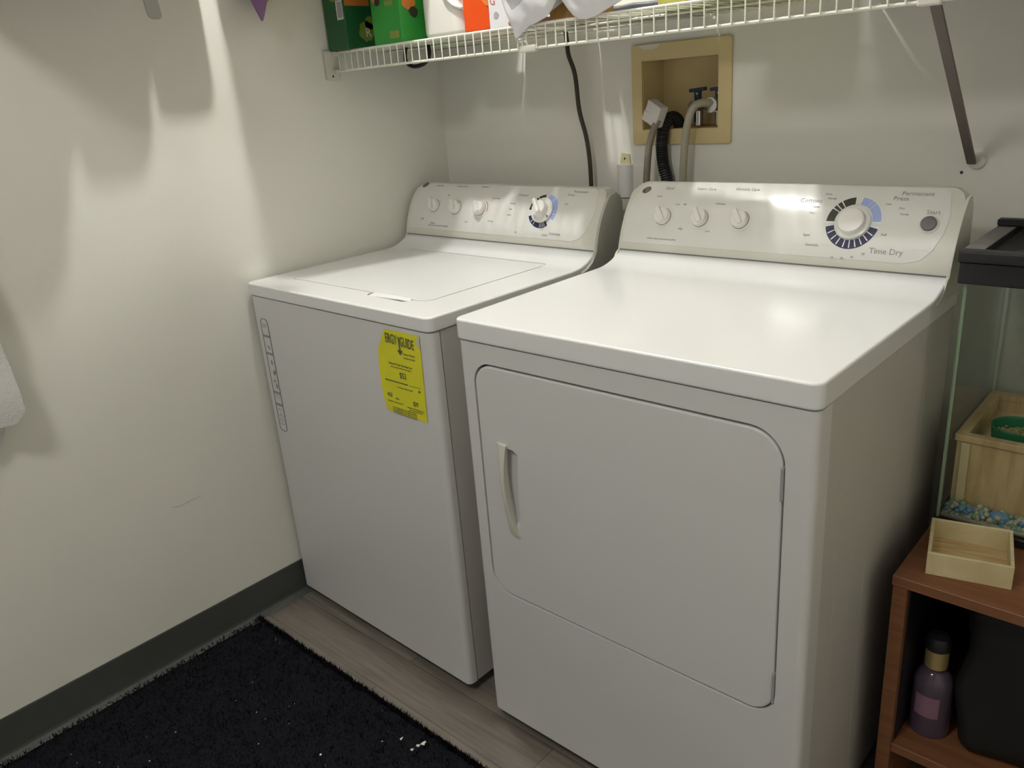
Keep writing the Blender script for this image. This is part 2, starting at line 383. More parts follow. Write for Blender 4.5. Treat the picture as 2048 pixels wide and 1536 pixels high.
def small_knob(P, u, s, parent, ang):
    t_ = onp(P, u, s)
    bm = bmn(); lathe(bm, [(0.001, 0.0004), (0.0235, 0.0004), (0.0235, 0.0012), (0.021, 0.0022), (0.001, 0.0022)], 32, t_)
    k = obj('knob', bm, M['knob'], parent, 40)
    bm = bmn(); lathe(bm, [(0.001, 0.003), (0.0185, 0.003), (0.0185, 0.006), (0.0172, 0.015), (0.0155, 0.0165), (0.001, 0.0165)], 32, t_)
    vs = bx(bm, -0.0055, 0.0055, -0.0155, 0.019, 0.012, 0.0225, 0.002, 2, t_ @ Matrix.Rotation(R(ang), 4, 'Z'))
    obj('knob_grip', bm, M['knob'], k, 40)
    bm = bmn(); lathe(bm, [(0.001, 0.002), (0.0192, 0.002), (0.0192, 0.0034), (0.001, 0.0034)], 32, t_); obj('knob_shadow_gap', bm, M['gap'], k, 40)
    return k
def ticks(bm, P, u, s, r0, r1, angs, w=0.0011, mi=0, h=0.0007):
    for a in angs: ring_arc(bm, P, u, s, r0, r1, a - math.degrees(w/r1)/1, a + math.degrees(w/r1)/1, h, mi, 2)

def machine(kind):
    wash = kind == 'washer'
    H, T, ZB = (.9021, .0312, .0262) if wash else (.9184, .0395, .0298)
    P = PW if wash else PD
    if wash: t = thing('washing_machine', 'white top-loading washing machine with yellow energy label, next to the left wall', 'washing machine', (0.010, -0.7354, 0), -0.0217)
    else: t = thing('clothes_dryer', 'white front-door clothes dryer standing right of the washing machine', 'dryer', (0.780, -0.7636, 0), -0.0022)
    # ---- cabinet: front panel with rounded vertical corners, then the side body
    seam = 0.030 if wash else 0.050
    def bodypoly(o, v0, v1, r): return rrect(o, W-o, v0, v1, [r, r, 0.001, 0.001], 5)
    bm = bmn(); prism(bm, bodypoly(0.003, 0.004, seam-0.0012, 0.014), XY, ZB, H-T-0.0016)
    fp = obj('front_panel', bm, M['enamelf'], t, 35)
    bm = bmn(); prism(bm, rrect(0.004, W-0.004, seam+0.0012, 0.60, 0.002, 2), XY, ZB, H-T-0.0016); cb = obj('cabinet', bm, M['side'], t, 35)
    if not wash:
        rib = bmn()
        for v0, v1 in ((0.105, 0.109), (0.235, 0.239), (0.47, 0.474)): bx(rib, W-0.0050, W-0.0037, v0, v1, 0.06, 0.80, 0.0002)
        obj('side_rib', rib, M['side'], t)
    bm = bmn(); bx(bm, 0.008, W-0.008, 0.020, 0.595, ZB+0.002, H-T+0.004); obj('inner_gap', bm, M['gap_black'], t)
    # ---- feet
    for x in (0.05, W-0.05):
        for y in (0.05, 0.56):
            bm = bmn(); lathe(bm, [(0.001, 0), (0.019, 0), (0.019, 0.01), (0.008, 0.013), (0.008, ZB+0.003), (0.001, ZB+0.003)], 16, Matrix.Translation((x, y, 0))); obj('leveling_foot', bm, M['black'], t, 40)
    # ---- top panel
    zc = P[0][1]
    rise = zc - H
    pr = [(0.0, H-T), (0.0, H), (0.435, H)]
    for i in range(1, 9):
        a = i/8; pr.append((0.435 + (P[0][0]+0.004-0.435)*a, H + rise*(a**2.4)))
    pr += [(0.60, zc), (0.60, H-T)]
    bm = bmn(); vs = prism(bm, pr, lambda a, b, d: (d, a, b), 0.0, W)
    es = [e for e in bm.edges if all(abs(v.co.y) < 1e-6 for v in e.verts) and abs(e.verts[0].co.x-e.verts[1].co.x) < 1e-6]
    bmesh.ops.bevel(bm, geom=es, offset=0.017, segments=5, profile=0.5, affect='EDGES')
    es = [e for e in bm.edges if len(e.link_faces) == 2 and e.calc_face_angle(0) > R(45)]
    bmesh.ops.bevel(bm, geom=es, offset=0.0045, segments=3, profile=0.5, affect='EDGES', clamp_overlap=True)
    top = obj('top_panel', bm, M['enamel'], t)
    if wash:
        lo = rrect(0.083, 0.584, 0.0845, 0.470, [0.006, 0.026, 0.01, 0.006], 5)
        cut(top, cutter(lo, XY, H-0.004, H+0.01, t))
        cut(top, cutter(rrect(0.4035, 0.543, 0.0645, 0.1, [0.012, 0.014, .002, .002], 4), XY, H-0.022, H+0.01, t))
        bm = bmn()
        lid = rrect(0.0852, 0.5818, 0.0867, 0.468, [0.005, 0.0245, 0.009, 0.005], 5)
        v_ = prism(bm, lid, XY, H-0.0038, H+0.0012); bevel_sharp(bm, v_, 0.0012, 2, 60)
        ld = obj('lid', bm, M['enamel'], t)
        cut(ld, cutter(rrect(0.408, 0.536, 0.06, 0.0925, [.001, .001, 0.01, 0.01], 4), XY, H-0.01, H+0.01, t))
        sharpen(ld, 40)
        # finger scoop: sloping tongue below the slot
        bm = bmn()
        for i in range(12):
            pass
        g = [[bm.verts.new((0.4085 + 0.127*i/12, 0.0925 - (0.0255 - 0.0135*min(1, i/9))*j/4, H + 0.0008 - (0.0025 + 0.0015*(i/12))*(j/4)**1.3)) for j in range(5)] for i in range(13)]
        for A, B in zip(g, g[1:]):
            for k in range(4): bm.faces.new((A[k], A[k+1], B[k+1], B[k]))
        r = bmesh.ops.extrude_face_region(bm, geom=bm.faces[:])
        for q in r['geom']:
            if isinstance(q, bmesh.types.BMVert): q.co.z -= 0.002
        obj('lid_handle', bm, M['enamel'], ld, 40)
        bm = bmn(); bx(bm, 0.4055, 0.541, 0.0845, 0.0985, H-0.0218, H-0.0060); obj('handle_well_shade', bm, M['gap_black'], top)  # black block painting the shade deep in the handle slot
    sharpen(top, 35)
    # ---- console
    bm = bmn(); loft(bm, console_sections(P, 0.632, H-0.008, 0.001, W-0.001, 0.030)); cons = obj('console', bm, M['bisque'], t, 40)
    bm = bmn(); bx(bm, 0.004, W-0.004, P[0][0]-0.0006, P[0][0]+0.004, zc-0.0012, zc+0.0012); obj('console_seam', bm, M['gap'], cons)
    # end caps
    e = [(0.468, H-0.010), (0.490, H-0.003), (0.508, H+0.008), (0.519, H+0.022)]
    r0 = [bez(P, 0.78*i/10) for i in range(11)]
    e += r0 + [(r0[-1][0]+0.012, r0[-1][1]+0.010), (r0[-1][0]+0.030, r0[-1][1]+0.0115), (0.622, r0[-1][1]+0.004), (0.631, r0[-1][1]-0.012), (0.633, 0.96), (0.629, 0.925), (0.618, 0.908), (0.600, 0.897), (0.575, H-0.014)]
    for sx in ((0, 1) if wash else (0, 1)):
        u0, u1 = ((-0.002, 0.004) if sx == 0 else (W-0.004, W+(0.006 if wash else 0.002)))
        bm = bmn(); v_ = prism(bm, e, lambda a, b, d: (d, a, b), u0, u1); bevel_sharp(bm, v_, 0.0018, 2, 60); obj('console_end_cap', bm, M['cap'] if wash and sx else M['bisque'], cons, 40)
    # film
    if wash: ol = [(0.010, 0.10), (0.612, 0.10), (0.634, 0.135), (0.652, 0.24), (0.664, 0.42), (0.668, 0.60), (0.655, 0.90), (0.640, 0.985), (0.045, 0.985), (0.022, 0.90), (0.010, 0.6)]
    else: ol = [(0.008, 0.095), (0.608, 0.095), (0.634, 0.13), (0.652, 0.24), (0.664, 0.42), (0.668, 0.60), (0.658, 0.90), (0.645, 0.985), (0.045, 0.985), (0.022, 0.90), (0.008, 0.6)]
    film = obj('control_panel', panel_film(P, ol, 0.0008), M['panel'], t, 40)
    H0 = 0.0011
    def tx(s, u, sv, size, rot=0, sx=1.0, align='CENTER'):
        b = bmn(); text_into(b, s, size, onp(P, u, sv, H0, rot), align, sx); obj('printed_text', b, M['ink'], film)
    if wash:
        tx('Load Size', 0.094, .925, .0085); tx('Temperature', 0.186, .93, .0085); tx('Options', 0.273, .935, .0085)
        tx('Cottons', .424, .79, .0105); tx('Permanent', .603, .90, .0100); tx('Press', .578, .83, .0100); tx('Delicates', .560, .18, .0095); tx('Quick', .527, .155, .0075)
        tx('Heavy duty commercial quality', .134, .165, .0066)
        for q, (a, b) in enumerate(((.065, .26), (.112, .20), (.335, .70), (.335, .30), (.245, .26), (.150, .72), (.400, .62), (.398, .52), (.398, .42), (.430, .16), (.575, .66))):
            tx(('Small', 'Medium', 'Extra Rinse', 'Normal', 'Cold', 'Hot', 'Normal', 'Light', 'Heavy', 'Off', 'Light')[q], a, b, .0058)
        bd = (0.031, .935)
    else:
        tx('Signal', .093, .885, .0095); tx('Fabric Care', .183, .885, .0095); tx('Wrinkle Care', .276, .895, .0095)
        tx('Cottons', .416, .76, .0130); tx('Permanent', .604, .895, .0125); tx('Press', .578, .825, .0125); tx('Start', .639, .665, .0120); tx('Time Dry', .576, .20, .0150)
        for q, (a, b) in enumerate(((.075, .75), (.128, .64), (.145, .64), (.228, .67), (.150, .31), (.215, .30), (.445, .86), (.455, .80), (.430, .68), (.425, .60), (.425, .33), (.440, .22), (.560, .75), (.585, .70), (.592, .63), (.566, .38), (.482, .10), (.500, .10), (.518, .12), (.537, .16))):
            tx(('Loud', 'Low', 'Off', 'Delicates', 'High', 'Low', 'More', 'Energy', 'Saver', 'Dry', 'Signal', 'Dewrinkle', 'Less', 'Dry', 'Damp', 'Fluff', '20', '30', '40', '50')[q], a, b, .0060)
        tx('Heavy duty commercial quality', .108, .165, .0058)
        for k in range(4): pass
        bd = (0.036, .845)
    # badge
    bm = bmn(); lathe(bm, [(0.001, 0), (0.0095, 0), (0.0095, 0.0012), (0.008, 0.002), (0.001, 0.002)], 24, onp(P, bd[0], bd[1], 0.0008, R(35)) @ Matrix.Diagonal((1.15, 0.8, 1, 1))); bd_o = obj('badge', bm, M['badge'], t, 40, label='small dark bronze badge')
    bm = bmn()
    for k in (0.0035, 0.0062):
        ring = [bmesh_pt for bmesh_pt in [(onp(P, bd[0], bd[1], 0.0031, R(35)) @ Vector((1.15*k*math.cos(a*math.pi/8), 0.8*k*math.sin(a*math.pi/8), 0))) for a in range(17)]]
        tube(bm, ring, 0.0003, 5)
    obj('badge_mark', bm, M['chrome'], bd_o, 60)
    # knobs
    for (u, s, ang) in (((.108, .519, 30), (.197, .506, 30), (.290, .512, 38)) if wash else ((.102, .474, 35), (.192, .478, 33), (.283, .484, 35))):
        small_knob(P, u, s - 0.02, t, ang)
    # dial
    du, dv = (.507, .535) if wash else (.506, .515)
    sc_ = 0.92 if wash else 1.0
    r0, r1 = .034*sc_, .0495*sc_
    bm = bmn(); ring_arc(bm, P, du, dv, r0-.0006, r1+.001, -96, -6, .0010, 0); ring_arc(bm, P, du, dv, r0-.0006, r1+.001, 6, 92 if not wash else 128, .0010, 0)
    ring_arc(bm, P, du, dv, r0-.0006, r1+.001, 100 if not wash else 142, 258 if not wash else 250, .0010, 0); obj('dial_ring_border', bm, M['white'], film)
    bm = bmn(); ring_arc(bm, P, du, dv, r0, r1, -92, -8, .0012, 0); ticks(bm, P, du, dv, r0, r1, (-38, -50, -60), mi=1, h=.0014); obj('dial_scale', bm, [M['olive'], M['white']], film, label='dark scale arc for cottons')
    bm = bmn(); ring_arc(bm, P, du, dv, r0, r1, 8, 88 if not wash else 124, .0012, 0); ticks(bm, P, du, dv, r0, r1, (32, 42) if not wash else (40, 90, 104), .0006, 1, .0014); obj('dial_scale', bm, [M['lblue'], M['white']], film, label='light blue scale arc for permanent press')
    bm = bmn(); ring_arc(bm, P, du, dv, r0, r1, 104 if not wash else 146, 256 if not wash else 246, .0012, 0); ticks(bm, P, du, dv, r0, r1-.002, (120, 134, 148, 162, 176, 190, 207, 223, 240) if not wash else (158, 165, 172, 179, 210, 224), .0011 if not wash else .0009, 1, .0014); obj('dial_scale', bm, [M['navy'], M['white']], film, label='navy scale arc at the bottom of the dial')
    t_ = onp(P, du, dv - 0.01)
    if wash:
        bm = bmn(); lathe(bm, [(0.001, 0.002), (0.0325, 0.002), (0.0325, 0.0055), (0.030, 0.0075), (0.001, 0.0075)], 40, t_); sk = obj('dial_skirt', bm, M['knob'], t, 40)
        bm = bmn(); lathe(bm, [(0.001, 0.0075), (0.0215, 0.0075), (0.0205, 0.020), (0.0185, 0.0225), (0.001, 0.0225)], 36, t_)
        bx(bm, -0.0055, 0.0055, -0.019, 0.024, 0.018, 0.034, 0.0035, 3, t_ @ Matrix.Rotation(R(38), 4, 'Z')); obj('dial_knob', bm, M['knob'], sk, 40)
        bm = bmn(); ring_arc(bm, P, .290, .492, .0215, .0258, 30, 105, .0013, 0); obj('temperature_mark', bm, M['red'], film)
        bm = bmn(); v_ = [t_ @ Vector(p) for p in ((0.020, -0.012, .0078), (0.027, -0.014, .0078), (0.026, -0.0215, .0078))]; q = [bm.verts.new(x) for x in v_]; bm.faces.new(q); obj('dial_pointer', bm, M['inkd'], sk)
    else:
        bm = bmn(); lathe(bm, [(0.001, 0.0015), (0.0325, 0.0015), (0.0325, 0.004), (0.029, 0.0055), (0.001, 0.0055)], 40, t_); sk = obj('dial_skirt', bm, M['panel'], t, 40)
        bm = bmn(); lathe(bm, [(0.001, 0.0055), (0.0250, 0.0055), (0.0245, 0.013), (0.023, 0.0155), (0.019, 0.0168), (0.001, 0.0175)], 40, t_); obj('dial_knob', bm, M['knob'], sk, 40)
        bm = bmn(); q = [bm.verts.new(t_ @ Vector(p)) for p in ((-0.026, -0.002, .0058), (-0.031, 0.0015, .0048), (-0.026, 0.0045, .0058))]; bm.faces.new(q); obj('dial_pointer', bm, M['inkd'], sk)
        bm = bmn(); lathe(bm, [(0.001, 0.0006), (0.0165, 0.0006), (0.0165, 0.002), (0.0145, 0.0024), (0.001, 0.0024)], 32, onp(P, .637, .526)); sb = obj('start_button_ring', bm, M['bisque'], t, 40)
        bm = bmn(); lathe(bm, [(0.001, 0.0024), (0.0132, 0.0024), (0.0132, 0.006), (0.011, 0.0074), (0.001, 0.0068)], 32, onp(P, .637, .526)); obj('start_button', bm, M['greybtn'], sb, 40, label='round grey start button')
    return t, fp, top
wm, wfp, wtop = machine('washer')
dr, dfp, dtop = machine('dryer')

# ---- washer: energy label and instruction sticker
YF = 0.004
def on_front(m2, u, z, h=0.0, rot=0.0):
    m = Matrix(((1, 0, 0, u), (0, 0, -1, YF - h), (0, 1, 0, z), (0, 0, 0, 1))); return m @ Matrix.Rotation(rot, 4, 'Z')
bm = bmn(); NU, NV = 24, 24; g = []
for j in range(NV+1):
    fz = j/NV; row = []
    zL, zR = 0.6753 + (0.8608-0.6753)*fz, 0.6744 + (0.861-0.6744)*fz
    uL = 0.514 - 0.0035*math.sin(math.pi*min(1, fz/0.8)) if fz < 0.72 else 0.5115 + (0.5436-0.5115)*((fz-0.72)/0.28)
    uR = 0.645 + 0.006*fz
    for i in range(NU+1):
        fu = i/NU; z = zL + (zR-zL)*fu
        curl = 0.004*max(0, (0.14-fu)/0.14)**2*math.sin(math.pi*min(1, fz*1.0)**0.8) + 0.012*max(0, fz-0.72)*max(0, 0.3-fu)/0.3
        row.append(bm.verts.new((uL+(uR-uL)*fu, YF-0.0012-curl-0.0006*math.sin(fz*9+fu*3)**2, z)))
    g.append(row)
for A, B in zip(g, g[1:]):
    for k in range(NU): bm.faces.new((A[k], A[k+1], B[k+1], B[k]))
r = bmesh.ops.extrude_face_region(bm, geom=bm.faces[:])
for q in r['geom']:
    if isinstance(q, bmesh.types.BMVert): q.co.y += 0.0003
el = obj('energy_label', bm, M['yellow'], wm, 60, label='yellow paper energy label with curled left edge')
IH = 0.0028
def tl(*a):
    b = bmn(); text_into(b, *a); obj('lettering', b, M['inkd'], el)
tl('ERGY', 0.030, on_front(0, 0.543, 0.843, IH+0.002, R(-2)), 'LEFT', 0.52); tl('GUIDE', 0.030, on_front(0, 0.5875, 0.840, IH, R(-3)), 'LEFT', 0.50)
bm = bmn(); bx(bm, 0.5850, 0.5870, YF-IH-.0012, YF-IH, 0.818, 0.850); q = [bm.verts.new((x, YF-IH-.0012, z)) for x, z in ((0.578, 0.822), (0.594, 0.822), (0.586, 0.811))]; bm.faces.new(q); obj('printed_arrow', bm, M['inkd'], el)
tl('$52', 0.0185, on_front(0, 0.584, 0.765, IH), 'CENTER', 0.75)
tl('402', 0.0135, on_front(0, 0.533, 0.715, IH+0.0015), 'CENTER', 0.8); tl('kWh', 0.006, on_front(0, 0.556, 0.709, IH), 'CENTER')
tl('$29', 0.0135, on_front(0, 0.615, 0.709, IH), 'CENTER', 0.8)
bm = bmn(); bx(bm, 0.523, 0.597, YF-IH-.0002, YF-IH, 0.7470, 0.7490); bx(bm, 0.602, 0.637, YF-IH-.0002, YF-IH, 0.7475, 0.7482); q = [bm.verts.new((x, YF-IH-.0002, z)) for x, z in ((0.628, 0.738), (0.636, 0.738), (0.632, 0.744))]; bm.faces.new(q); obj('printed_scale_line', bm, M['inkd'], el)
tl('Estimated Yearly Operating Cost', 0.0062, on_front(0, 0.580, 0.788, IH), 'CENTER', 0.9); tl('(when used with an electric water heater)', 0.0042, on_front(0, 0.580, 0.781, IH), 'CENTER', 0.9)
tl('Cost Range of Similar Models', 0.0042, on_front(0, 0.585, 0.737, IH)); tl('Clothes Washer', 0.0058, on_front(0, 0.612, 0.815, IH), 'CENTER'); tl('Capacity: Standard', 0.0048, on_front(0, 0.612, 0.807, IH), 'CENTER')
tl('Estimated Yearly Electricity Use', 0.0040, on_front(0, 0.548, 0.700, IH)); tl('Estimated Yearly Operating Cost', 0.0040, on_front(0, 0.613, 0.697, IH)); tl('(when used with natural gas)', 0.0036, on_front(0, 0.613, 0.692, IH))
for i in range(4): tl('Your cost will depend on your utility rates and use', 0.0040, on_front(0, 0.575, 0.6885-i*0.0042 - 0.001, IH), 'CENTER', 0.95)

bm = bmn(); v_ = [bm.verts.new((x, YF-0.0024, z)) for x, z in ((0.6385, 0.859), (0.6500, 0.8592), (0.6498, 0.832), (0.640, 0.842))]; bm.faces.new(v_); obj('faded_corner', bm, M['paper'], el)
# instruction sticker
bm = bmn(); o_ = rrect(0.0330, 0.0655, 0.5115, 0.8140, 0.011, 5); prism(bm, o_, XZ, YF-0.0004, YF+0.0003); ins = obj('instruction_sticker', bm, M['enamelf'], wm, label='narrow rounded instruction sticker with grey bands')
bm = bmn(); ring = [Vector((a, YF-0.0007, b)) for a, b in o_]; tube(bm, ring + [ring[0]], 0.0007, 5)
obj('sticker_outline', bm, M['inkd'], ins)
for z in (0.7690, 0.7230, 0.6180, 0.5850): bm = bmn(); bx(bm, 0.035, 0.0645, YF-0.0009, YF-0.0003, z-0.0032, z+0.0032); obj('sticker_band', bm, M['ink'], ins)
bm = bmn()
def disc(bm, u, z, rx, rz_, h=0.0010, n=12, mi=0):
    q = [bm.verts.new((u+rx*math.cos(2*math.pi*k/n), YF-h, z+rz_*math.sin(2*math.pi*k/n))) for k in range(n)]; bm.faces.new(q).material_index = mi
for u, z, a, b in ((.050, .742, .004, .004), (.055, .738, .004, .003), (.052, .700, .004, .008), (.054, .672, .005, .007), (.050, .650, .005, .004), (.056, .637, .005, .008), (.051, .560, .002, .004)): bm = bmn(); disc(bm, u, z, a, b, n=7); obj('sticker_picture', bm, M['ink'], ins)
bm = bmn()
for i, z in enumerate((.800, .796, .792, .610, .603, .570, .553, .545, .538, .530)): bx(bm, .038, .060-.003*(i % 3), YF-.0009, YF-.0004, z, z+.0012)
obj('sticker_text', bm, M['ink'], ins)
bm = bmn(); disc(bm, .058, .676, .004, .005, 0.0013, 7); obj('sticker_spot', bm, M['olprint'], ins)

# ---- dryer door
DO = [0.050, 0.046, 0.055, 0.042]; Z0, Z1, U0, U1 = 0.350, 0.8405, 0.0375, 0.6405
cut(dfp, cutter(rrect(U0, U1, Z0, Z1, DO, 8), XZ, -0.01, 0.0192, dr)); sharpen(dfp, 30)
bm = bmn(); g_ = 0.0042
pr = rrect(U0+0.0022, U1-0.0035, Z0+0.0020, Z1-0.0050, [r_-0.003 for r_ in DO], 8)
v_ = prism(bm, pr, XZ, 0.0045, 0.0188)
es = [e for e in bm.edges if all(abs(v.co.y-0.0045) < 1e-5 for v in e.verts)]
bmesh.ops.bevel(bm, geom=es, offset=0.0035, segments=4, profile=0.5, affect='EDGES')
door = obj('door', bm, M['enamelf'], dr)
# pocket beside the grip
hp = [(0.104, 0.682)]
def gripx(f): return 0.1045 - 0.0065*math.sin(math.pi*min(1, f*1.0)) + 0.014*f**2.2      # right edge of the grip, f from the top
pk = [(gripx(i/12)-0.006, 0.680-(0.680-0.522)*i/12) for i in range(13)]
pk = pk + [(gripx(1)+0.004, 0.519)] + [(0.1265 + 0.006*(i/10) - 0.002*math.sin(math.pi*i/10), 0.524 + (0.672-0.524)*i/10) for i in range(11)] + [(0.121, 0.680)]
cut(door, cutter(pk, XZ, -0.01, 0.0175, dr)); sharpen(door, 30)
bm = bmn(); A = []
for i in range(21):
    f = i/20; z = 0.688 - (0.688-0.5005)*f; xr = gripx(f)+0.0045; xl = 0.0800 + 0.017*f**2.0; k = 0.013*math.sin(math.pi*(0.08+0.86*f))**0.6
    ring = []
    for a in range(9):
        c = a/8; x = xl + (xr-xl)*c; ring.append((x, 0.0044 - k*math.sin(math.pi/2*min(1, c*1.25))**0.8, z - 0.002*c))
    ring.append((xr-0.002, 0.0062, z)); ring.append((xl, 0.0062, z)); A.append(ring)
loft(bm, A); obj('door_handle', bm, M['bisque'], door, 45, label='curved off-white grip beside a finger pocket')
for z0, z1 in ((0.733, 0.786), (0.378, 0.436)):
    bm = bmn(); bx(bm, U1-0.0058, U1-0.0012, 0.0025, 0.012, z0, z1, 0.0012, 2)
    tube(bm, [(U1-0.0035, 0.0030, z0+0.003), (U1-0.0035, 0.0030, z1-0.003)], 0.0024, 8); obj('hinge', bm, M['greyp'], door, 40)
bm = bmn(); bx(bm, U0+0.004, U1-0.001, 0.0190, 0.0198, Z0+0.004, Z1-0.002); obj('door_gasket', bm, M['gap'], dr)

# ================================================================== WALL BOX AND HOSES
t = thing('laundry_outlet_box', 'yellowed plastic water outlet box recessed in the back wall above the dryer', 'outlet box', (0.80, 0, 1.26))
def L(x, y, z): return (x-0.80, y, z-1.26)
bm = bmn()
fo = [(0.6765, 1.1500), (0.9320, 1.1508), (0.9345, 1.3765), (0.6785, 1.3755)]
fr_o = rrect(-0.1285, 0.1325, -0.1095, 0.1160, 0.006, 3)
v_ = prism(bm, fr_o, XZ, -0.006, 0.0); bevel_sharp(bm, v_, 0.0015, 2, 60)
fo = obj('flange', bm, M['amber'], t)
cut(fo, cutter([(a-0.80, b-1.26) for a, b in ((OX0+.002, OZ0+.002), (OX1-.002, OZ0+.002), (OX1-.002, OZ1-.002), (OX0+.002, OZ1-.002))], XZ, -0.02, 0.02, t))
bm = bmn(); a0, a1, c0, c1 = OX0-.80, OX1-.80, OZ0-1.26, OZ1-1.26
bx(bm, a0, a1, 0.088, 0.091, c0, c1); bx(bm, a0, a0+.003, -.001, .09, c0, c1); bx(bm, a1-.003, a1, -.001, .09, c0, c1); bx(bm, a0, a1, -.001, .09, c0, c0+.003); bx(bm, a0, a1, -.001, .09, c1-.003, c1)
obj('recessed_box', bm, M['amber'], t)
bm = bmn(); q = [bm.verts.new(L(x, -0.0064, z)) for x, z in ((.690, 1.3745), (.752, 1.3745), (.742, 1.366), (.728, 1.3635), (.705, 1.3655))]; bm.faces.new(q); obj('paint_smear', bm, M['amberw'], fo)
for k, x in enumerate((0.826, 0.880)):
    bm = bmn(); y = 0.040
    tube(bm, [L(x, y, OZ0+.003), L(x, y, 1.225)], 0.011, 14); bmesh.ops.create_uvsphere(bm, u_segments=14, v_segments=10, radius=0.017, matrix=Matrix.Translation(L(x, y, 1.234)))
    tube(bm, [L(x, y, 1.236), L(x, y-.026, 1.234)], 0.0125, 14); tube(bm, [L(x, y, 1.24), L(x, y-.004, 1.262)], 0.006, 10)
    vl = obj('valve', bm, M['chrome'], t, 50)
    bm = bmn(); v_ = bx(bm, -.021, .021, -.006, .006, -.004, .004, .002, 2, Matrix.Translation(L(x, y-.004, 1.268)) @ Matrix.Rotation(R(-4), 4, 'Y'))
    bx(bm, -.008, .008, -.005, .005, -.018, 0, .002, 2, Matrix.Translation(L(x, y-.004, 1.266))); obj('valve_handle', bm, M['bluev'], vl, label='dark blue valve lever')
bm = bmn(); bx(bm, a0+.10, a1-.003, .02, .06, c0+.003, c0+.006); obj('rusty_base', bm, mat('rust_stain', (0.30, 0.14, 0.05), rough=0.8, noise=0.4), t)

def hose(name, label, cat, pts, r, m, ribbed=False, n=10, seg=10):
    bm = bmn(); P_ = catmull(pts, seg)
    if ribbed:
        # resample finely for the corrugations
        Q = []; 
        for a, b in zip(P_, P_[1:]):
            k = max(1, int((b-a).length/0.0012))
            for i in range(k): Q.append(a.lerp(b, i/k))
        Q.append(P_[-1]); acc = [0]
        for a, b in zip(Q, Q[1:]): acc.append(acc[-1]+(b-a).length)
        tube(bm, Q, lambda i: r*(0.93+0.07*math.copysign(1, math.sin(acc[i]*2*math.pi/0.0058))*min(1, abs(math.sin(acc[i]*2*math.pi/0.0058))*1.6)), 16)
    else: tube(bm, P_, r, n)
    o = obj(name, bm, m, None, 60); tag(o, label, cat); return o
h1 = hose('water_hose', 'thin brown-grey braided hose under the white elbow, left one in the outlet box', 'hose',
     [(0.774, -0.054, 1.210), (0.763, -0.056, 1.188), (0.7545, -0.056, 1.165), (0.7485, -0.056, 1.1422), (0.7434, -0.056, 1.0961), (0.7413, -0.056, 1.06), (0.738, -0.045, 0.98), (0.742, -0.04, 0.80)], 0.0082, M['hosed'])
h2 = hose('water_hose', 'grey braided hose bending down from the right valve of the outlet box', 'hose',
     [(0.880, 0.012, 1.234), (0.874, -0.012, 1.240), (0.860, -0.030, 1.238), (0.850, -0.037, 1.222), (0.8406, -0.04, 1.1845), (0.8341, -0.04, 1.1293), (0.8313, -0.04, 1.0637), (0.831, -0.04, 0.97), (0.830, -0.04, 0.80)], 0.0090, M['hose'])
bm = bmn(); tube(bm, [(0.880, 0.016, 1.234), (0.880, -0.004, 1.2345)], 0.0165, 16); ob = obj('hose_coupling', bm, M['chrome'], h2, 50)
# white elbow on the left hose
bm = bmn(); mt = Matrix.Translation((0.7625, -0.048, 1.2235)) @ Matrix.Rotation(R(-15), 4, 'Z') @ Matrix.Rotation(R(27), 4, 'Y')
bx(bm, -0.023, 0.023, -0.012, 0.014, -0.025, 0.025, 0.003, 2, mt); bx(bm, -0.0235, -0.005, -0.0135, 0.0, -0.024, -0.001, 0.001, 1, mt); eb = obj('hose_elbow', bm, mat('chalky_white_plastic', (0.62, 0.58, 0.55), rough=0.6, noise=0.1), h1, 40, label='square white plastic elbow')
hose('drain_hose', 'black corrugated drain hose coming out of the outlet box', 'hose',
     [(0.774, 0.045, 1.188), (0.774, 0.025, 1.206), (0.772, 0.002, 1.209), (0.768, -0.018, 1.192), (0.765, -0.0235, 1.160), (0.765, -0.0235, 1.130), (0.770, -0.024, 1.100), (0.7815, -0.027, 1.06), (0.79, -0.04, 0.98), (0.79, -0.04, 0.80)], 0.0152, M['black'], True)
hose('power_cord', 'thin brown and black power cord hanging from the shelf behind the washer console', 'cord',
     [(0.4998, -0.035, 1.434), (0.4998, -0.03, 1.405), (0.5030, -0.03, 1.3700), (0.5204, -0.03, 1.322), (0.529, -0.03, 1.2389), (0.547, -0.03, 1.175), (0.5549, -0.03, 1.12), (0.557, -0.03, 1.0548), (0.558, -0.03, 0.95), (0.555, -0.03, 0.80)], 0.0056, M['cordb'])
# pipe cover between the consoles
t = thing('pipe_cover', 'white plastic pipe cover on the back wall between the two consoles', 'pipe cover', (0.645, 0, 0.0))
bm = bmn(); prism(bm, [(-0.021 + 0.021*(1-math.cos(math.pi*i/10)), -0.020*math.sin(math.pi*i/10)**0.7 - .0005) for i in range(11)], XY, 1.024, 1.104); obj('upper_cover', bm, M['white'], t, 50)
bm = bmn(); prism(bm, [(-0.025 + 0.025*(1-math.cos(math.pi*i/10)), -0.022*math.sin(math.pi*i/10)**0.7 - .0005) for i in range(11)], XY, 0.70, 1.0215); obj('lower_cover', bm, M['vinylw'], t, 50)
bm = bmn(); prism(bm, [(-0.016, 1.104), (0.016, 1.104), (0.013, 1.128), (-0.010, 1.132)], XZ, -0.0035, -0.0002); sp = obj('mounting_tab', bm, M['ycloth'], t)
bm = bmn(); lathe(bm, [(.0005, 0), (.0028, 0), (.002, .0012), (.0005, .0012)], 10, Matrix.Translation((-0.001, -0.0036, 1.118)) @ Matrix.Rotation(R(90), 4, 'X')); obj('screw', bm, M['screw'], sp)

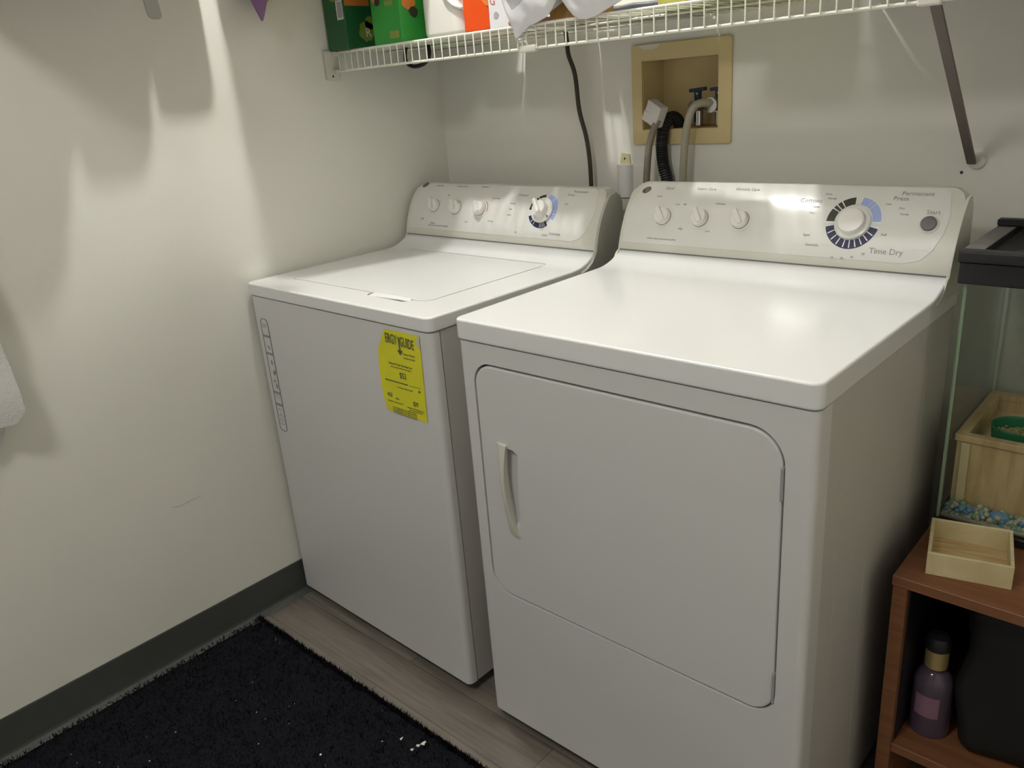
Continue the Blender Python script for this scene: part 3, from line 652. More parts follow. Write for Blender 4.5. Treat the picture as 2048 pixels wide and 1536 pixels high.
# ================================================================== WIRE SHELF
SY, ST, SL = -0.370, 1.4235, 1.3775
t = thing('wire_shelf', 'white vinyl-coated wire shelf along the back wall above the machines', 'shelf', (0, 0, ST))
bm = bmn(); x = 0.030; X1 = 1.90
while x < X1:
    tube(bm, [(x, -0.006, 0), (x, SY+0.004, 0), (x+.0003, SY-0.0022, -0.0022), (x+0.0008, SY-0.0030, SL-ST-0.001)], 0.00155, 6); x += 0.0254
obj('deck_wires', bm, M['vinyl'], t, 60)
for nm, y, z, r_ in (('front_rail', SY, -0.0022, 0.0030), ('lip_rail', SY+0.001, SL-ST, 0.0030), ('middle_rail', -0.190, -0.0038, 0.0027), ('back_rail', -0.008, -0.0038, 0.0027)):
    bm = bmn(); tube(bm, [(0.008, y, z), (X1, y, z)], r_, 8); obj(nm, bm, M['vinyl'], t, 60)
bm = bmn(); bx(bm, 0.0, 0.009, SY-0.030, SY+0.014, -0.066, 0.004, 0.003); bx(bm, 0.0, 0.022, SY-0.010, SY+0.008, -0.010, 0.001, 0.002); bx(bm, 0, .022, SY-.009, SY+.007, SL-ST-.006, SL-ST+.005, .002)
eb = obj('end_bracket', bm, M['vinylw'], t, 40)
bm = bmn(); lathe(bm, [(.0005, 0), (.003, 0), (.002, .0014), (.0005, .0014)], 10, Matrix.Translation((0.009, SY-.012, -0.058)) @ Matrix.Rotation(R(90), 4, 'Y')); obj('screw', bm, M['screw'], eb)
# rail joiner
bm = bmn(); bx(bm, .645, .690, SY-.006, SY+.006, SL-ST-.007, SL-ST+.007, .003, 2); tube(bm, [(.655, SY-.004, SL-ST+.003), (.655, SY-.004, SL-ST+.022), (.664, SY-.004, SL-ST+.026), (.668, SY-.004, SL-ST+.004)], .0022, 8); obj('rail_joiner', bm, M['vinylw'], t, 40)
# support brace
bm = bmn(); A = Vector((1.437, SY+.012, SL-ST+.004)); B = Vector((1.4265, -0.006, 1.109-ST)); dd = (B-A).normalized(); sd = Vector((1, 0, 0)); nn = dd.cross(sd).normalized()
ch = [(-.0075, .003), (-.0075, -.003), (-.006, -.003), (-.006, .0018), (.006, .0018), (.006, -.003), (.0075, -.003), (.0075, .003)]
V0 = [bm.verts.new(A + sd*a + nn*b) for a, b in ch]; V1 = [bm.verts.new(B + sd*a + nn*b) for a, b in ch]
for i in range(8): bm.faces.new((V0[i], V0[(i+1) % 8], V1[(i+1) % 8], V1[i]))
for q in (V0, V1): bm.faces.new((q[0], q[1], q[2], q[3])); bm.faces.new((q[4], q[5], q[6], q[7])); bm.faces.new((q[0], q[3], q[4], q[7]))
br = obj('support_brace', bm, M['braceg'], t)
bm = bmn(); bx(bm, 1.418, 1.452, SY-.006, SY+.016, SL-ST-.006, SL-ST+.012, .003); obj('brace_clip', bm, M['vinylw'], br)
bm = bmn(); lathe(bm, [(.0005, 0), (.016, 0), (.015, .004), (.008, .006), (.0005, .006)], 18, Matrix.Translation((1.4345, -0.0005, 1.113-ST)) @ Matrix.Rotation(R(90), 4, 'X')); obj('brace_foot', bm, M['vinylw'], br, 40)

# wall marks
bm = bmn(); lathe(bm, [(.0005, 0), (.0032, 0), (.002, .002), (.0005, .002)], 10, Matrix.Translation((1.4097, 0, 1.0905)) @ Matrix.Rotation(R(90), 4, 'X')); tag(obj('wall_anchor', bm, M['screw']), 'small dark wall anchor below the foot of the shelf brace', 'screw')
t = thing('adhesive_hook', 'clear grey plastic hook strip stuck on the left wall at the top edge', 'hook', (0, -0.822, 1.53))
bm = bmn(); prism(bm, rrect(-.0165, .0145, -.030, .060, [.011, .011, .011, .011], 5), lambda a, b, d: (d, a + b*-.09, b), 0, .0022); obj('hook_strip', bm, M['tag'], t, 40)
bm = bmn(); tube(bm, catmull([(0.003, 0, .05), (.004, 0, .035), (.014, 0, .030), (.018, 0, .045)], 5), .003, 8); obj('hook', bm, M['tag'], t, 50)

# ---- things on the shelf
ZT = ST + 0.0018
def printed_box(name, label, x0, x1, y0, y1, h, body, deco, rz=0):
    t = thing(name, label, 'box', (x0, y0, ZT), rz)
    w_, d_ = x1-x0, y1-y0
    bm = bmn(); bx(bm, 0, w_, 0, d_, 0, h, 0.0012, 1); obj('carton', bm, body, t)
    deco(t, w_, d_, h); return t
def FM(u, z, h=.0003): return Matrix(((1, 0, 0, u), (0, 0, -1, -h), (0, 1, 0, z), (0, 0, 0, 1)))
def SM(w_, v, z, h=.0003): return Matrix(((0, 0, 1, w_+h), (1, 0, 0, v), (0, 1, 0, z), (0, 0, 0, 1)))
def blob(bm, mtx, rx, ry, n=18, j=0.15, seed=1):
    rnd = random.Random(seed); q = [bm.verts.new(mtx @ Vector((rx*math.cos(2*math.pi*k/n)*(1+rnd.uniform(-j, j)), ry*math.sin(2*math.pi*k/n)*(1+rnd.uniform(-j, j)), 0))) for k in range(n)]; bm.faces.new(q)
def quad(bm, mtx, a, b, c, d_):
    q = [bm.verts.new(mtx @ Vector((x, y, 0))) for x, y in ((a, c), (b, c), (b, d_), (a, d_))]; bm.faces.new(q)
def decoA(t, w_, d_, h):
    bm = bmn(); quad(bm, FM(0, 0), .052, .078, .068, .112); bc = obj('barcode_patch', bm, M['white'], t)
    bm = bmn()
    for k in range(9): quad(bm, FM(0, 0, .0006), .0565+k*.0021, .0565+k*.0021+.0011*(1+(k % 3)*.3), .072, .108)
    obj('barcode', bm, M['greyprint'], bc)
    bm = bmn(); blob(bm, FM(.030, .130), .018, .012, seed=3); blob(bm, FM(.045, .118), .016, .008, seed=4); obj('leaf_picture', bm, M['olprint'], t)
    bm = bmn(); quad(bm, SM(w_, 0, 0), .003, .080, .098, .150); obj('orange_picture', bm, M['orange'], t)
    bm = bmn(); blob(bm, SM(w_, .062, .040), .024, .024, seed=5); blob(bm, SM(w_, .075, .058), .014, .016, seed=6); op = obj('leaf_picture', bm, M['olprint'], t)
    bm = bmn(); text_into(bm, 'R', .030, SM(w_, .068, .036, .0006), 'CENTER', 1.0, 0, .0002); obj('letter', bm, M['white'], op)
def decoB(t, w_, d_, h):
    bm = bmn(); blob(bm, FM(.020, .108), .017, .018, seed=8); obj('orange_picture', bm, M['orange'], t)
    bm = bmn(); blob(bm, SM(w_, .030, .085), .022, .016, seed=9); obj('orange_picture', bm, M['orange'], t)
    bm = bmn(); blob(bm, FM(.026, .092, .0004), .010, .008, seed=10); blob(bm, SM(w_, .042, .064, .0004), .014, .012, seed=11); obj('leaf_picture', bm, M['olive'], t)
    bm = bmn(); quad(bm, FM(0, 0), .060, .094, .010, .026); quad(bm, FM(0, 0), .052, .082, .082, .092); obj('pale_patch', bm, M['olprint'], t)
printed_box('carton', 'dark green printed carton with barcode at the left end of the wire shelf', .006, .088, -.3815, -.04, .190, M['greend'], decoA)
printed_box('carton', 'bright green printed carton beside the translucent jug on the wire shelf', .172, .276, -.366, -.04, .185, M['green'], decoB)
# translucent jug
t = thing('plastic_jug', 'milky translucent plastic jug with moulded handle on the wire shelf', 'jug', (.366, -.272, ZT))
bm = bmn(); A = []
for z, s_ in ((0, .86), (.004, .95), (.012, 1), (.08, 1.0), (.105, .97), (.13, .80), (.145, .5), (.152, .3), (.158, .28), (.168, .28)):
    A.append([(a*s_, b*s_, z) for a, b in rrect(-.068, .068, -.055, .055, .030, 6)])
loft(bm, A); jg = obj('jug_body', bm, M['jug'], t, 50)
bm = bmn(); tube(bm, catmull([(.020, -.0555, .108), (.022, -.060, .098), (.034, -.0605, .080), (.052, -.056, .062), (.066, -.046, .056)], 6), .0042, 8); tube(bm, catmull([(.058, -.053, .108), (.060, -.0545, .10), (.062, -.048, .085)], 5), .003, 8); obj('jug_handle', bm, M['white'], jg, 50)
bm = bmn(); lathe(bm, [(.001, .168), (.021, .168), (.021, .184), (.001, .184)], 20); obj('jug_cap', bm, M['white'], t, 40)
# orange bottle
t = thing('detergent_bottle', 'orange-red plastic bottle right of the translucent jug', 'bottle', (.487, -.300, ZT))
bm = bmn(); A = []
for z, s_ in ((0, .9), (.005, 1), (.12, 1), (.15, .95), (.19, .7), (.21, .4), (.23, .38)): A.append([(a*s_, b*s_, z) for a, b in rrect(-.045, .045, -.032, .032, .014, 5)])
loft(bm, A); obj('bottle_body', bm, M['orb'], t, 50)
bm = bmn(); lathe(bm, [(.001, .231), (.021, .231), (.019, .262), (.001, .262)], 20); obj('bottle_cap', bm, M['white'], t, 40)
bm = bmn(); q = [bm.verts.new((x, -.0325, z)) for x, z in ((.010, .075), (.043, .100), (.043, .048), (.030, .052))]; bm.faces.new(q); obj('bottle_picture', bm, M['orange'], t)
# white printed pack
t = thing('printed_pack', 'white carton with small red lettering between orange bottle and silver pouch', 'box', (.538, -.345, ZT))
bm = bmn(); bx(bm, 0, .068, 0, .10, 0, .15, .002, 1); obj('carton', bm, M['foilw'], t)
bm = bmn(); text_into(bm, 'G', .022, FM(.014, .054), ext=.0002); text_into(bm, 'G', .020, FM(.030, .088), ext=.0002); obj('letter', bm, M['red'], t)
bm = bmn(); blob(bm, FM(.022, .026, .0005), .008, .007, seed=12); obj('spot', bm, M['greyprint'], t)

def pouch(name, label, edge, ztop, m, mseal, depth=.030, seed=0, yf=-.3775):
    """film pouch lying on the shelf whose front droops over the lip; edge = lower outline (x, z)"""
    rnd = random.Random(seed); bm = bmn(); NX, NZ = 30, 12; F = []; Bk = []
    xs = [p[0] for p in edge]
    def zl(x):
        for (a, b), (c, d_) in zip(edge, edge[1:]):
            if a <= x <= c: return b + (d_-b)*(x-a)/(c-a+1e-9)
        return edge[-1][1]
    ph = [rnd.uniform(0, 6) for _ in range(6)]
    for i in range(NX+1):
        x = xs[0] + (xs[-1]-xs[0])*i/NX; z0 = zl(x); colf = []; colb = []
        for j in range(NZ+1):
            f = j/NZ; z = z0 + (ztop-z0)*f
            cr = .0022*math.sin(x*95+ph[0]+f*3) + .0018*math.sin(z*140+x*60+ph[1]) + .0012*math.sin(x*210+z*170+ph[2])
            y = yf - .004 - .012*math.sin(math.pi*f)**.7 + cr*math.sin(math.pi*min(1, f*1.5+.1))
            colf.append(bm.verts.new((x, y, z)))
            if z <= 1.441: yb = yf - .0015
            else: yb = yf - .0015 + depth*min(1, (z-1.441)/.02)
            colb.append(bm.verts.new((x, max(yb, y+.001), z)))
        F.append(colf); Bk.append(colb)
    for i in range(NX):
        for j in range(NZ):
            f_ = bm.faces.new((F[i][j], F[i+1][j], F[i+1][j+1], F[i][j+1])); f_.material_index = 1 if j < 4 else 0
            bm.faces.new((Bk[i][j], Bk[i][j+1], Bk[i+1][j+1], Bk[i+1][j])).material_index = 1 if j < 4 else 0
        bm.faces.new((F[i][0], Bk[i][0], Bk[i+1][0], F[i+1][0])); bm.faces.new((F[i][NZ], F[i+1][NZ], Bk[i+1][NZ], Bk[i][NZ]))
    for c_ in (0, NX):
        for j in range(NZ): bm.faces.new((F[c_][j], F[c_][j+1], Bk[c_][j+1], Bk[c_][j]))
    return tag(obj(name, bm, [m, mseal], None, 50), label, 'pouch')
pouch('film_pouch', 'crumpled silver film pouch whose corner hangs over the shelf lip', [(.6095, 1.482), (.6200, 1.455), (.6330, 1.425), (.6442, 1.397), (.6600, 1.407), (.6820, 1.419), (.700, 1.423), (.727, 1.431), (.742, 1.442), (.7545, 1.458)], 1.56, M['foil'], M['foilw'], seed=3)
pouch('film_pouch', 'white film pouch drooping over the shelf lip right of the silver pouch', [(.7600, 1.466), (.778, 1.443), (.7956, 1.425), (.812, 1.4185), (.830, 1.417), (.850, 1.421), (.880, 1.431), (.906, 1.440)], 1.535, M['greyprint'], M['foilw'], seed=9)
def slab(name, label, cat, x0, x1, y0, y1, z0, z1, m, rz=0, seed=0, am=.003):
    rnd = random.Random(seed); bm = bmn(); vs = bx(bm, x0, x1, y0, y1, z0, z1, min(.006, (z1-z0)*.4), 2)
    bmesh.ops.subdivide_edges(bm, edges=[e for e in bm.edges if e.calc_length() > .03], cuts=6, use_grid_fill=True)
    p = [rnd.uniform(0, 6) for _ in range(4)]; c = Vector(((x0+x1)/2, (y0+y1)/2, 0)); rm = Matrix.Rotation(rz, 3, 'Z')
    for v in bm.verts:
        if v.co.z > z0 + (z1-z0)*.5: v.co.z += am*(math.sin(v.co.x*70+p[0])+math.sin(v.co.y*60+p[1]))*.5 + am*.5
        v.co.x += .002*math.sin(v.co.y*50+p[2]); v.co.y += .002*math.sin(v.co.x*50+p[3])
        v.co = c + rm @ (v.co-c)
    return tag(obj(name, bm, m, None, 60), label, cat)
slab('paper_packet', 'orange-brown paper packet between the two film pouches', 'packet', .700, .790, -.342, -.23, ZT, 1.50, M['brownp'], .1, 1)
slab('paper_packet', 'dusty pink flat packet lying under the film pouches', 'packet', .608, .694, -.366, -.21, ZT, 1.436, M['pinkp'], 0, 2, .001)
slab('fabric_pouch', 'dark grey fabric pouch lying flat at the back of the shelf', 'pouch', .618, .875, -.195, -.012, ZT, 1.450, M['dgrey'], .05, 3)
slab('paper_packet', 'green paper packet lying on the front of the shelf left of the grey cloth', 'packet', 1.02, 1.20, -.36, -.225, ZT, 1.450, M['olprint'], 0, 8)
slab('plastic_packet', 'yellow and green plastic packet lying on the middle of the shelf', 'packet', .8775, 1.20, -.215, -.012, ZT, 1.452, M['ypack'], 0, 4)
slab('paper_packet', 'small cream packet added to block light behind the bright green carton', 'packet', .280, .343, -.215, -.058, ZT, 1.440, M['maroon'], 0, 12, .001)  # added to narrow a light leak onto the back wall
slab('paper_packet', 'small pink packet added to block light behind the white carton', 'packet', .572, .616, -.118, -.012, ZT, 1.438, M['pinkp'], 0, 13, .001)  # added to shorten the lamp streak through the deck wires
slab('plastic_packet', 'cream plastic packet lying flat behind the green cartons', 'packet', .345, .570, -.20, -.012, ZT, 1.444, M['maroon'], 0, 5)
slab('folded_cloth', 'grey folded cloth lying flat over the shelf right of the yellow packet', 'cloth', 1.215, 1.64, -.36, -.012, ZT, 1.455, M['gcloth'], 0, 6)
slab('folded_cloth', 'dark grey folded cloth, unseen, added to block light at the right end of the shelf', 'cloth', 1.655, 1.88, -.36, -.012, ZT, 1.60, M['gcloth'], 0, 7)  # unseen cloth added to keep lamp light off the wall below
# black strap loop hanging under the deck
bm = bmn(); tube(bm, catmull([(.128, -.2255, 1.4330), (.118, -.226, 1.405), (.122, -.226, 1.385), (.146, -.223, 1.3745), (.182, -.218, 1.3800), (.198, -.214, 1.400), (.194, -.2130, 1.4330)], 6), .0050, 8); tube(bm, catmull([(.128, -.2255, 1.4330), (.150, -.2235, 1.4360), (.175, -.2170, 1.4360), (.194, -.2130, 1.4330)], 4), .0030, 8)
tag(obj('black_strap', bm, M['black'], None, 60), 'black strap loop hanging below the shelf under the green cartons', 'strap')
# added bedding bundle, unseen bulk shaped to cast shade; only its drooping corner shows
t = thing('shade_bundle', 'purple and pale yellow cloth corner below an unseen bundle added over the green cartons for its shade', 'bedding', (0.0, -.35, ZT+.192))
z_b = ZT+.192
bm = bmn()
def cloth_box(bm, x0, x1, y0, y1, z0, z1, skew=0.0, seed=0, cuts=10):
    rnd = random.Random(seed); p = [rnd.uniform(0, 6) for _ in range(6)]
    vs = bx(bm, x0, x1, y0, y1, z0, z1, .015, 3); bmesh.ops.subdivide_edges(bm, edges=[e for e in bm.edges if e.calc_length() > .05], cuts=cuts, use_grid_fill=True)
    for v in bm.verts:
        if v.co.z > z0+.01: v.co += Vector((.0 if v.co.x < x0+.02 else .006*math.sin(v.co.z*60+v.co.y*25+p[0]), .006*math.sin(v.co.x*45+v.co.z*30+p[1]), .008*math.sin(v.co.x*35+p[2])*math.sin(v.co.y*28+p[3])))
cloth_box(bm, 0.004, .355, -.315, .33, 0.002, .20, seed=4)
for v in bm.verts:   # outer face runs slightly askew
    f = min(1, (v.co.y+.322)/.2)
    if v.co.x > .2: v.co.x += -.060*(1-f)
obj('shade_bundle_bulk', bm, M['ycloth'], t, 60)
def droop(poly, m, y0, seed=0, nm='drooping_corner'):
    bm = bmn(); v_ = prism(bm, poly, lambda a, b, d: (d, a, b), 0, .004); obj(nm, bm, m, t)
bm = bmn()
prism(bm, [(-.280, .004), (-.274, -.060), (-.262, -.085), (-.252, -.108), (-.244, -.1255), (-.237, -.112), (-.226, -.086), (-.205, -.070), (-.19, .004)], lambda a, b, d: (d, a, b), .052, .060); obj('purple_corner', bm, M['purple'], t, label='purple pointed corner of cloth')
bm = bmn()
prism(bm, [(-.235, .004), (-.236, -.085), (-.215, -.090), (-.198, -.078), (-.178, -.066), (-.150, -.058), (-.150, .004)], lambda a, b, d: (d, a, b), .042, .048); obj('yellow_edge', bm, M['ycloth'], t, label='pale yellow edge of cloth')
# made-up unseen clothes on hangers, added to keep lamp light off the left wall
t = thing('blocker_rail', 'unseen chrome rail added to carry the light-blocking shirts', 'rail', (0.17, -.74, 2.26))
bm = bmn(); tube(bm, [(0, .06, 0), (0, -1.5, 0)], .011, 12); obj('blocker_rail_tube', bm, M['chrome'], t, 50)
for y in (.04, -1.45):
    bm = bmn(); tube(bm, [(0, y, 0), (0, y, .239)], .006, 8); obj('blocker_rail_support', bm, M['chrome'], t, 50)
cols = [('grey', (0.30, 0.30, 0.32)), ('white', (0.62, 0.61, 0.58)), ('blue', (0.14, 0.18, 0.30)), ('beige', (0.45, 0.38, 0.28)), ('green', (0.16, 0.22, 0.15))]
gy = -.762
for q, (cn, cc) in enumerate(cols):
    t = thing('blocker_shirt', cn + ' shirt on a hanger, unseen, added to block lamp light on the left wall', 'shirt', (0.0, gy, 1.60), 0, 'light-blocking shirts on the added rail')
    rs = random.Random(40+q); A = []
    for k in range(15):
        f = k/14; z = .56*f; x0 = .012 + .10*max(0, f-.8)/.2; x1 = (.135, .175, .225, .332, .332)[q] - .012*f - .11*max(0, f-.8)/.2; th = (.052 - .030*f) if q > 2 else .0545
        ring = []
        for a in range(28):
            an = 2*math.pi*a/28; c_, s_ = math.cos(an), math.sin(an)
            x = (x0+x1)/2 + (x1-x0)/2*math.copysign(abs(c_)**.35, c_); y = th*math.copysign(abs(s_)**.35, s_)*(1+.03*math.sin(6*c_*2+q))
            ring.append((x, y, z + (.006*math.sin(x*40+q) if k == 0 else 0)))
        A.append(ring)
    bm = bmn(); loft(bm, A); obj('blocker_shirt_body', bm, mat(cn.replace(' ', '_') + '_cotton', cc, rough=.9, noise=.1), t, 50)
    bm = bmn(); tube(bm, [(.05, 0, .53), (.17, 0, .60), (.29, 0, .53)], .004, 8); tube(bm, catmull([(.17, 0, .60), (.17, 0, .642), (.157, 0, .655), (.157, 0, .668), (.17, 0, .678), (.184, 0, .668)], 4), .002, 8); obj('hanger', bm, M['chrome'], t, 50)
    gy -= .112 if q > 2 else .116

t = thing('blocker_towel', 'short grey towel on two cords, unseen, added to shade the lower left wall', 'towel', (0.35, -.86, 1.668))  # unseen towel added to shade the lower part of the left wall
bm = bmn(); bx(bm, -.006, .006, -.15, .166, 0, .262, .004, 2); bmesh.ops.subdivide_edges(bm, edges=[e for e in bm.edges if e.calc_length() > .05], cuts=8, use_grid_fill=True)
for v in bm.verts: v.co.x += .006*math.sin(v.co.y*45)
obj('blocker_towel_cloth', bm, M['gcloth'], t, 60)
for y in (-.12, .13):
    bm = bmn(); tube(bm, [(0, y, .255), (0, y, .832)], .002, 6); obj('cord', bm, M['vinylw'], t)
# ================================================================== TOWEL
t = thing('terry_towel', 'white terry towel hanging at the left wall, corner entering the picture', 'towel', (0.0, -1.32, 0.73))
def towel_sheet(bm, edge_r, yl, z_up, x, seed):
    rnd = random.Random(seed); NY, NZ = 18, 30; G = []
    for j in range(NZ+1):
        z = edge_r[0][1] + (z_up-edge_r[0][1])*j/NZ
        yr = edge_r[-1][0]
        for (a, b), (c, d_) in zip(edge_r, edge_r[1:]):
            if b <= z <= d_: yr = a + (c-a)*(z-b)/(d_-b); break
        row = []
        for i in range(NY+1):
            y = yl + (yr-yl)*i/NY
            row.append(bm.verts.new((x + .014*math.sin(y*40+seed) + .006*math.sin(z*30+y*9) + rnd.uniform(-.0015, .0015), y + rnd.uniform(-.0012, .0012), z - (.035*(1-i/NY) if j == 0 else 0) + rnd.uniform(-.001, .001))))
        G.append(row)
    for A, B in zip(G, G[1:]):
        for k in range(NY): bm.faces.new((A[k], A[k+1], B[k+1], B[k]))
    r = bmesh.ops.extrude_face_region(bm, geom=bm.faces[:])
    for q in r['geom']:
        if isinstance(q, bmesh.types.BMVert): q.co.x -= .008
bm = bmn(); towel_sheet(bm, [(.002, .018), (.024, .034), (.025, .046), (.023, .10), (.0200, .176), (.010, .35), (.0, .70)], -.38, .70, .055, 1); ty = obj('front_layer', bm, M['terry'], t, 60)
bm = bmn(); towel_sheet(bm, [(-.020, -.022), (-.006, -.006), (-.012, .04), (-.02, .20), (-.02, .68)], -.36, .68, .030, 4); obj('back_layer', bm, M['terry'], t, 60)
bm = bmn(); tube(bm, [(0, -.2, .69), (.07, -.2, .69), (.075, -.2, .715)], .006, 8); obj('towel_peg', bm, M['chrome'], t)

# ================================================================== RUG
t = thing('shag_rug', 'black shag rug on the floor in front of the washing machine', 'rug', (.028, -.888, 0))
rnd = random.Random(5); bm = bmn(); NX, NY = 90, 90; RX, RY = 1.35, 1.3; G = []
for j in range(NY+1):
    row = []
    for i in range(NX+1):
        x = RX*i/NX; y = -RY*j/NY; e = min(i, NX-i, j, NY-j)
        # soft rounded corner at the wall
        if i < 3 and j < 3: x += .010*(3-i)/3; y -= .010*(3-j)/3
        row.append(bm.verts.new((x + rnd.uniform(-.003, .003)*(1 if e else 1.0), y + rnd.uniform(-.003, .003) + (0.006*x if j == 0 else 0), (.012 if e else .003) + rnd.uniform(-.003, .003)*(1 if e else 0))))
    G.append(row)
for A, B in zip(G, G[1:]):
    for k in range(NX): bm.faces.new((A[k], B[k], B[k+1], A[k+1]))
r = bmesh.ops.extrude_face_region(bm, geom=bm.faces[:])
for q in r['geom']:
    if isinstance(q, bmesh.types.BMVert): q.co.z = 0.0005
obj('rug_base', bm, M['rug'], t, 60)
bm = bmn()
for k in range(26000):
    x = rnd.uniform(0, .98); y = -rnd.uniform(0, .72) if k > 3000 else -rnd.uniform(0, .012)
    a = rnd.uniform(0, 6.28); h_ = rnd.uniform(.005, .012); c_, s_ = math.cos(a)*.0018, math.sin(a)*.0018; dx, dy = rnd.uniform(-.006, .006), rnd.uniform(-.006, .006)
    q = [bm.verts.new((x-c_, y-s_, .009)), bm.verts.new((x+c_, y+s_, .009)), bm.verts.new((x+dx, y+dy, .010+h_))]; bm.faces.new(q)
me = D.meshes.new('pile'); bm.to_mesh(me); bm.free(); me.materials.append(M['rug']); o = D.objects.new('pile', me); COL.objects.link(o); o.parent = t; o['kind'] = 'stuff'
bm = bmn()
for (x, y, s_) in [(.6861, -.9491, .006), (.7353, -.9289, .009), (.7301, -.9400, .007), (.728, -.9553, .005), (.5835, -1.0836, .004), (.267, -1.2467, .0025), (.3025, -1.3227, .0025), (.218, -1.3931, .002), (.66, -.98, .003), (.45, -1.15, .002), (.36, -1.1, .002)] + [(rnd.uniform(.1, .9), -rnd.uniform(.92, 1.45), .0013) for _ in range(22)]:
    for _ in range(2):
        a = rnd.uniform(0, 6.28); n = rnd.randint(4, 6)
        q = [bm.verts.new((x + s_*(.9 if k % 2 else .5)*math.cos(a+6.28*k/n)*.8 + rnd.uniform(-s_, s_)*.2, y + s_*(.9 if k % 2 else .5)*math.sin(a+6.28*k/n), .0235 + rnd.uniform(0, .002))) for k in range(n)]; bm.faces.new(q)
lo_ = obj('lint', bm, M['lint']); tag(lo_, 'small pale lint flakes scattered on the black rug', 'lint', kind='stuff')

# ================================================================== STAND, TANK, TRAY, BOTTLE
SX0, SX1, SF = 1.5045, 2.34, -.520
t = thing('wooden_stand', 'orange-brown veneered shelf stand carrying the glass tank', 'stand', (SX0, SF, 0))
SW, SD = SX1-SX0, -SF-.012
bm = bmn(); bx(bm, 0, SW, 0, SD, .4965, .515, .0012, 1); obj('stand_top', bm, M['stand'], t)
bm = bmn(); bx(bm, .001, .0235, .004, SD, 0, .4963, .0008, 1); obj('side_panel', bm, M['stand'], t)
bm = bmn(); bx(bm, SW-.0235, SW-.001, .004, SD, 0, .4963, .0008, 1); obj('side_panel', bm, M['stand'], t)
bm = bmn(); bx(bm, .0237, SW-.0237, .006, SD-.008, .157, .175, .0008, 1); obj('lower_shelf', bm, M['stand'], t)
bm = bmn(); bx(bm, .0237, SW-.0237, SD-.007, SD, .02, .4963); obj('back_board', bm, M['blackp'], t)
bm = bmn(); bx(bm, .0238, .0262, .020, SD-.008, .1755, .4960); obj('inner_shade_sheet', bm, M['blackp'], t)  # black sheet standing in for shade inside the stand
GX0, GX1, GY0, GY1, GZ0, GZ1 = 1.5110, 2.27, -.3220, -.022, .5155, .985
t = thing('glass_tank', 'glass terrarium tank with black rims on the wooden stand', 'tank', (GX0, GY0, GZ0))
w_, d_, h_ = GX1-GX0, GY1-GY0, .47
def pane(x0, x1, y0, y1):
    bm = bmn(); bx(bm, x0, x1, y0, y1, .012, h_-.01)
    for f in bm.faces:
        n = f.normal; thin = (x1-x0 < .01 and abs(n.y) > .5) or (y1-y0 < .01 and abs(n.x) > .5); f.material_index = 1 if thin else 0
    o = obj('glass_pane', bm, [M['pane'], M['edge']], t); return o
pane(0.0005, w_, 0, .005); pane(0.0005, w_, d_-.005, d_); pane(0, .0045, .0053, d_-.0053); pane(w_-.0045, w_, .0053, d_-.0053)
bm = bmn(); bx(bm, .005, w_-.005, .005, d_-.005, .010, .016); obj('glass_floor', bm, M['edge'], t)
def rim(z0, z1, ov, inn, m, nm):
    bm = bmn(); bx(bm, -ov, w_+ov, -ov, inn, z0, z1, .0015, 1); bx(bm, -ov, w_+ov, d_-inn, d_+ov, z0, z1, .0015, 1); bx(bm, -ov, inn, inn, d_-inn, z0, z1, .0015, 1); bx(bm, w_-inn, w_+ov, inn, d_-inn, z0, z1, .0015, 1); return obj(nm, bm, m, t, 40)
rim(.0, .016, .004, .012, M['blackp'], 'bottom_rim')
tr = rim(.443, .478, .008, .018, M['blackp'], 'top_rim')
bm = bmn(); bx(bm, -.010, w_+.010, -.013, .016, .478, .496, .003, 2); bx(bm, -.010, .016, .016, d_+.008, .478, .493, .003, 2); bx(bm, w_-.016, w_+.010, .016, d_+.008, .478, .493, .003, 2); bx(bm, .016, w_-.016, d_-.02, d_+.008, .478, .493, .003, 2); ldf = obj('lid_frame', bm, [M['blackp']], t, 40)
bm = bmn(); bx(bm, -.0095, .020, .018, d_+.006, .4932, .4950, .0006, 1); obj('lid_side_edge', bm, M['rimtop'], ldf, label='side edge of the lid, its lit top painted grey')
bm = bmn(); bx(bm, .018, w_-.018, .017, d_-.02, .484, .4845); obj('mesh_screen', bm, M['mesh'], t)
bm = bmn(); bx(bm, -.010, w_+.008, .222, .242, .4955, .508, .002, 1); obj('lid_bar', bm, M['blackp'], t)
# pine box in the tank
BX0, BY0, BZ = 1.5175, -.286, .542
t = thing('pine_box', 'open pale pine box with a recessed tray top standing inside the glass tank', 'wooden box', (BX0, BY0, BZ))
bw, bd_, bh_ = .36, .250, .140
bm = bmn(); bx(bm, .004, bw-.004, .004, .016, 0, bh_-.012); bx(bm, .004, bw-.004, bd_-.016, bd_-.004, 0, bh_-.012); bx(bm, .004, .016, .0162, bd_-.0162, 0, bh_-.012); bx(bm, bw-.016, bw-.004, .0162, bd_-.0162, 0, bh_-.012); obj('box_walls', bm, M['pine'], t)
bm = bmn(); bx(bm, 0, bw, 0, .018, bh_-.012, bh_, .001, 1); bx(bm, 0, bw, bd_-.018, bd_, bh_-.012, bh_, .001, 1); bx(bm, 0, .018, .018, bd_-.018, bh_-.012, bh_, .001, 1); bx(bm, bw-.018, bw, .018, bd_-.018, bh_-.012, bh_, .001, 1); obj('box_rim', bm, M['pine'], t)
bm = bmn(); bx(bm, .016, bw-.016, .016, bd_-.016, bh_-.040, bh_-.034); obj('tray_board', bm, M['pinel'], t)
bm = bmn(); bx(bm, .012, .026, -.001, .004, .006, bh_-.014, .001, 1); obj('corner_post', bm, M['pinel'], t)
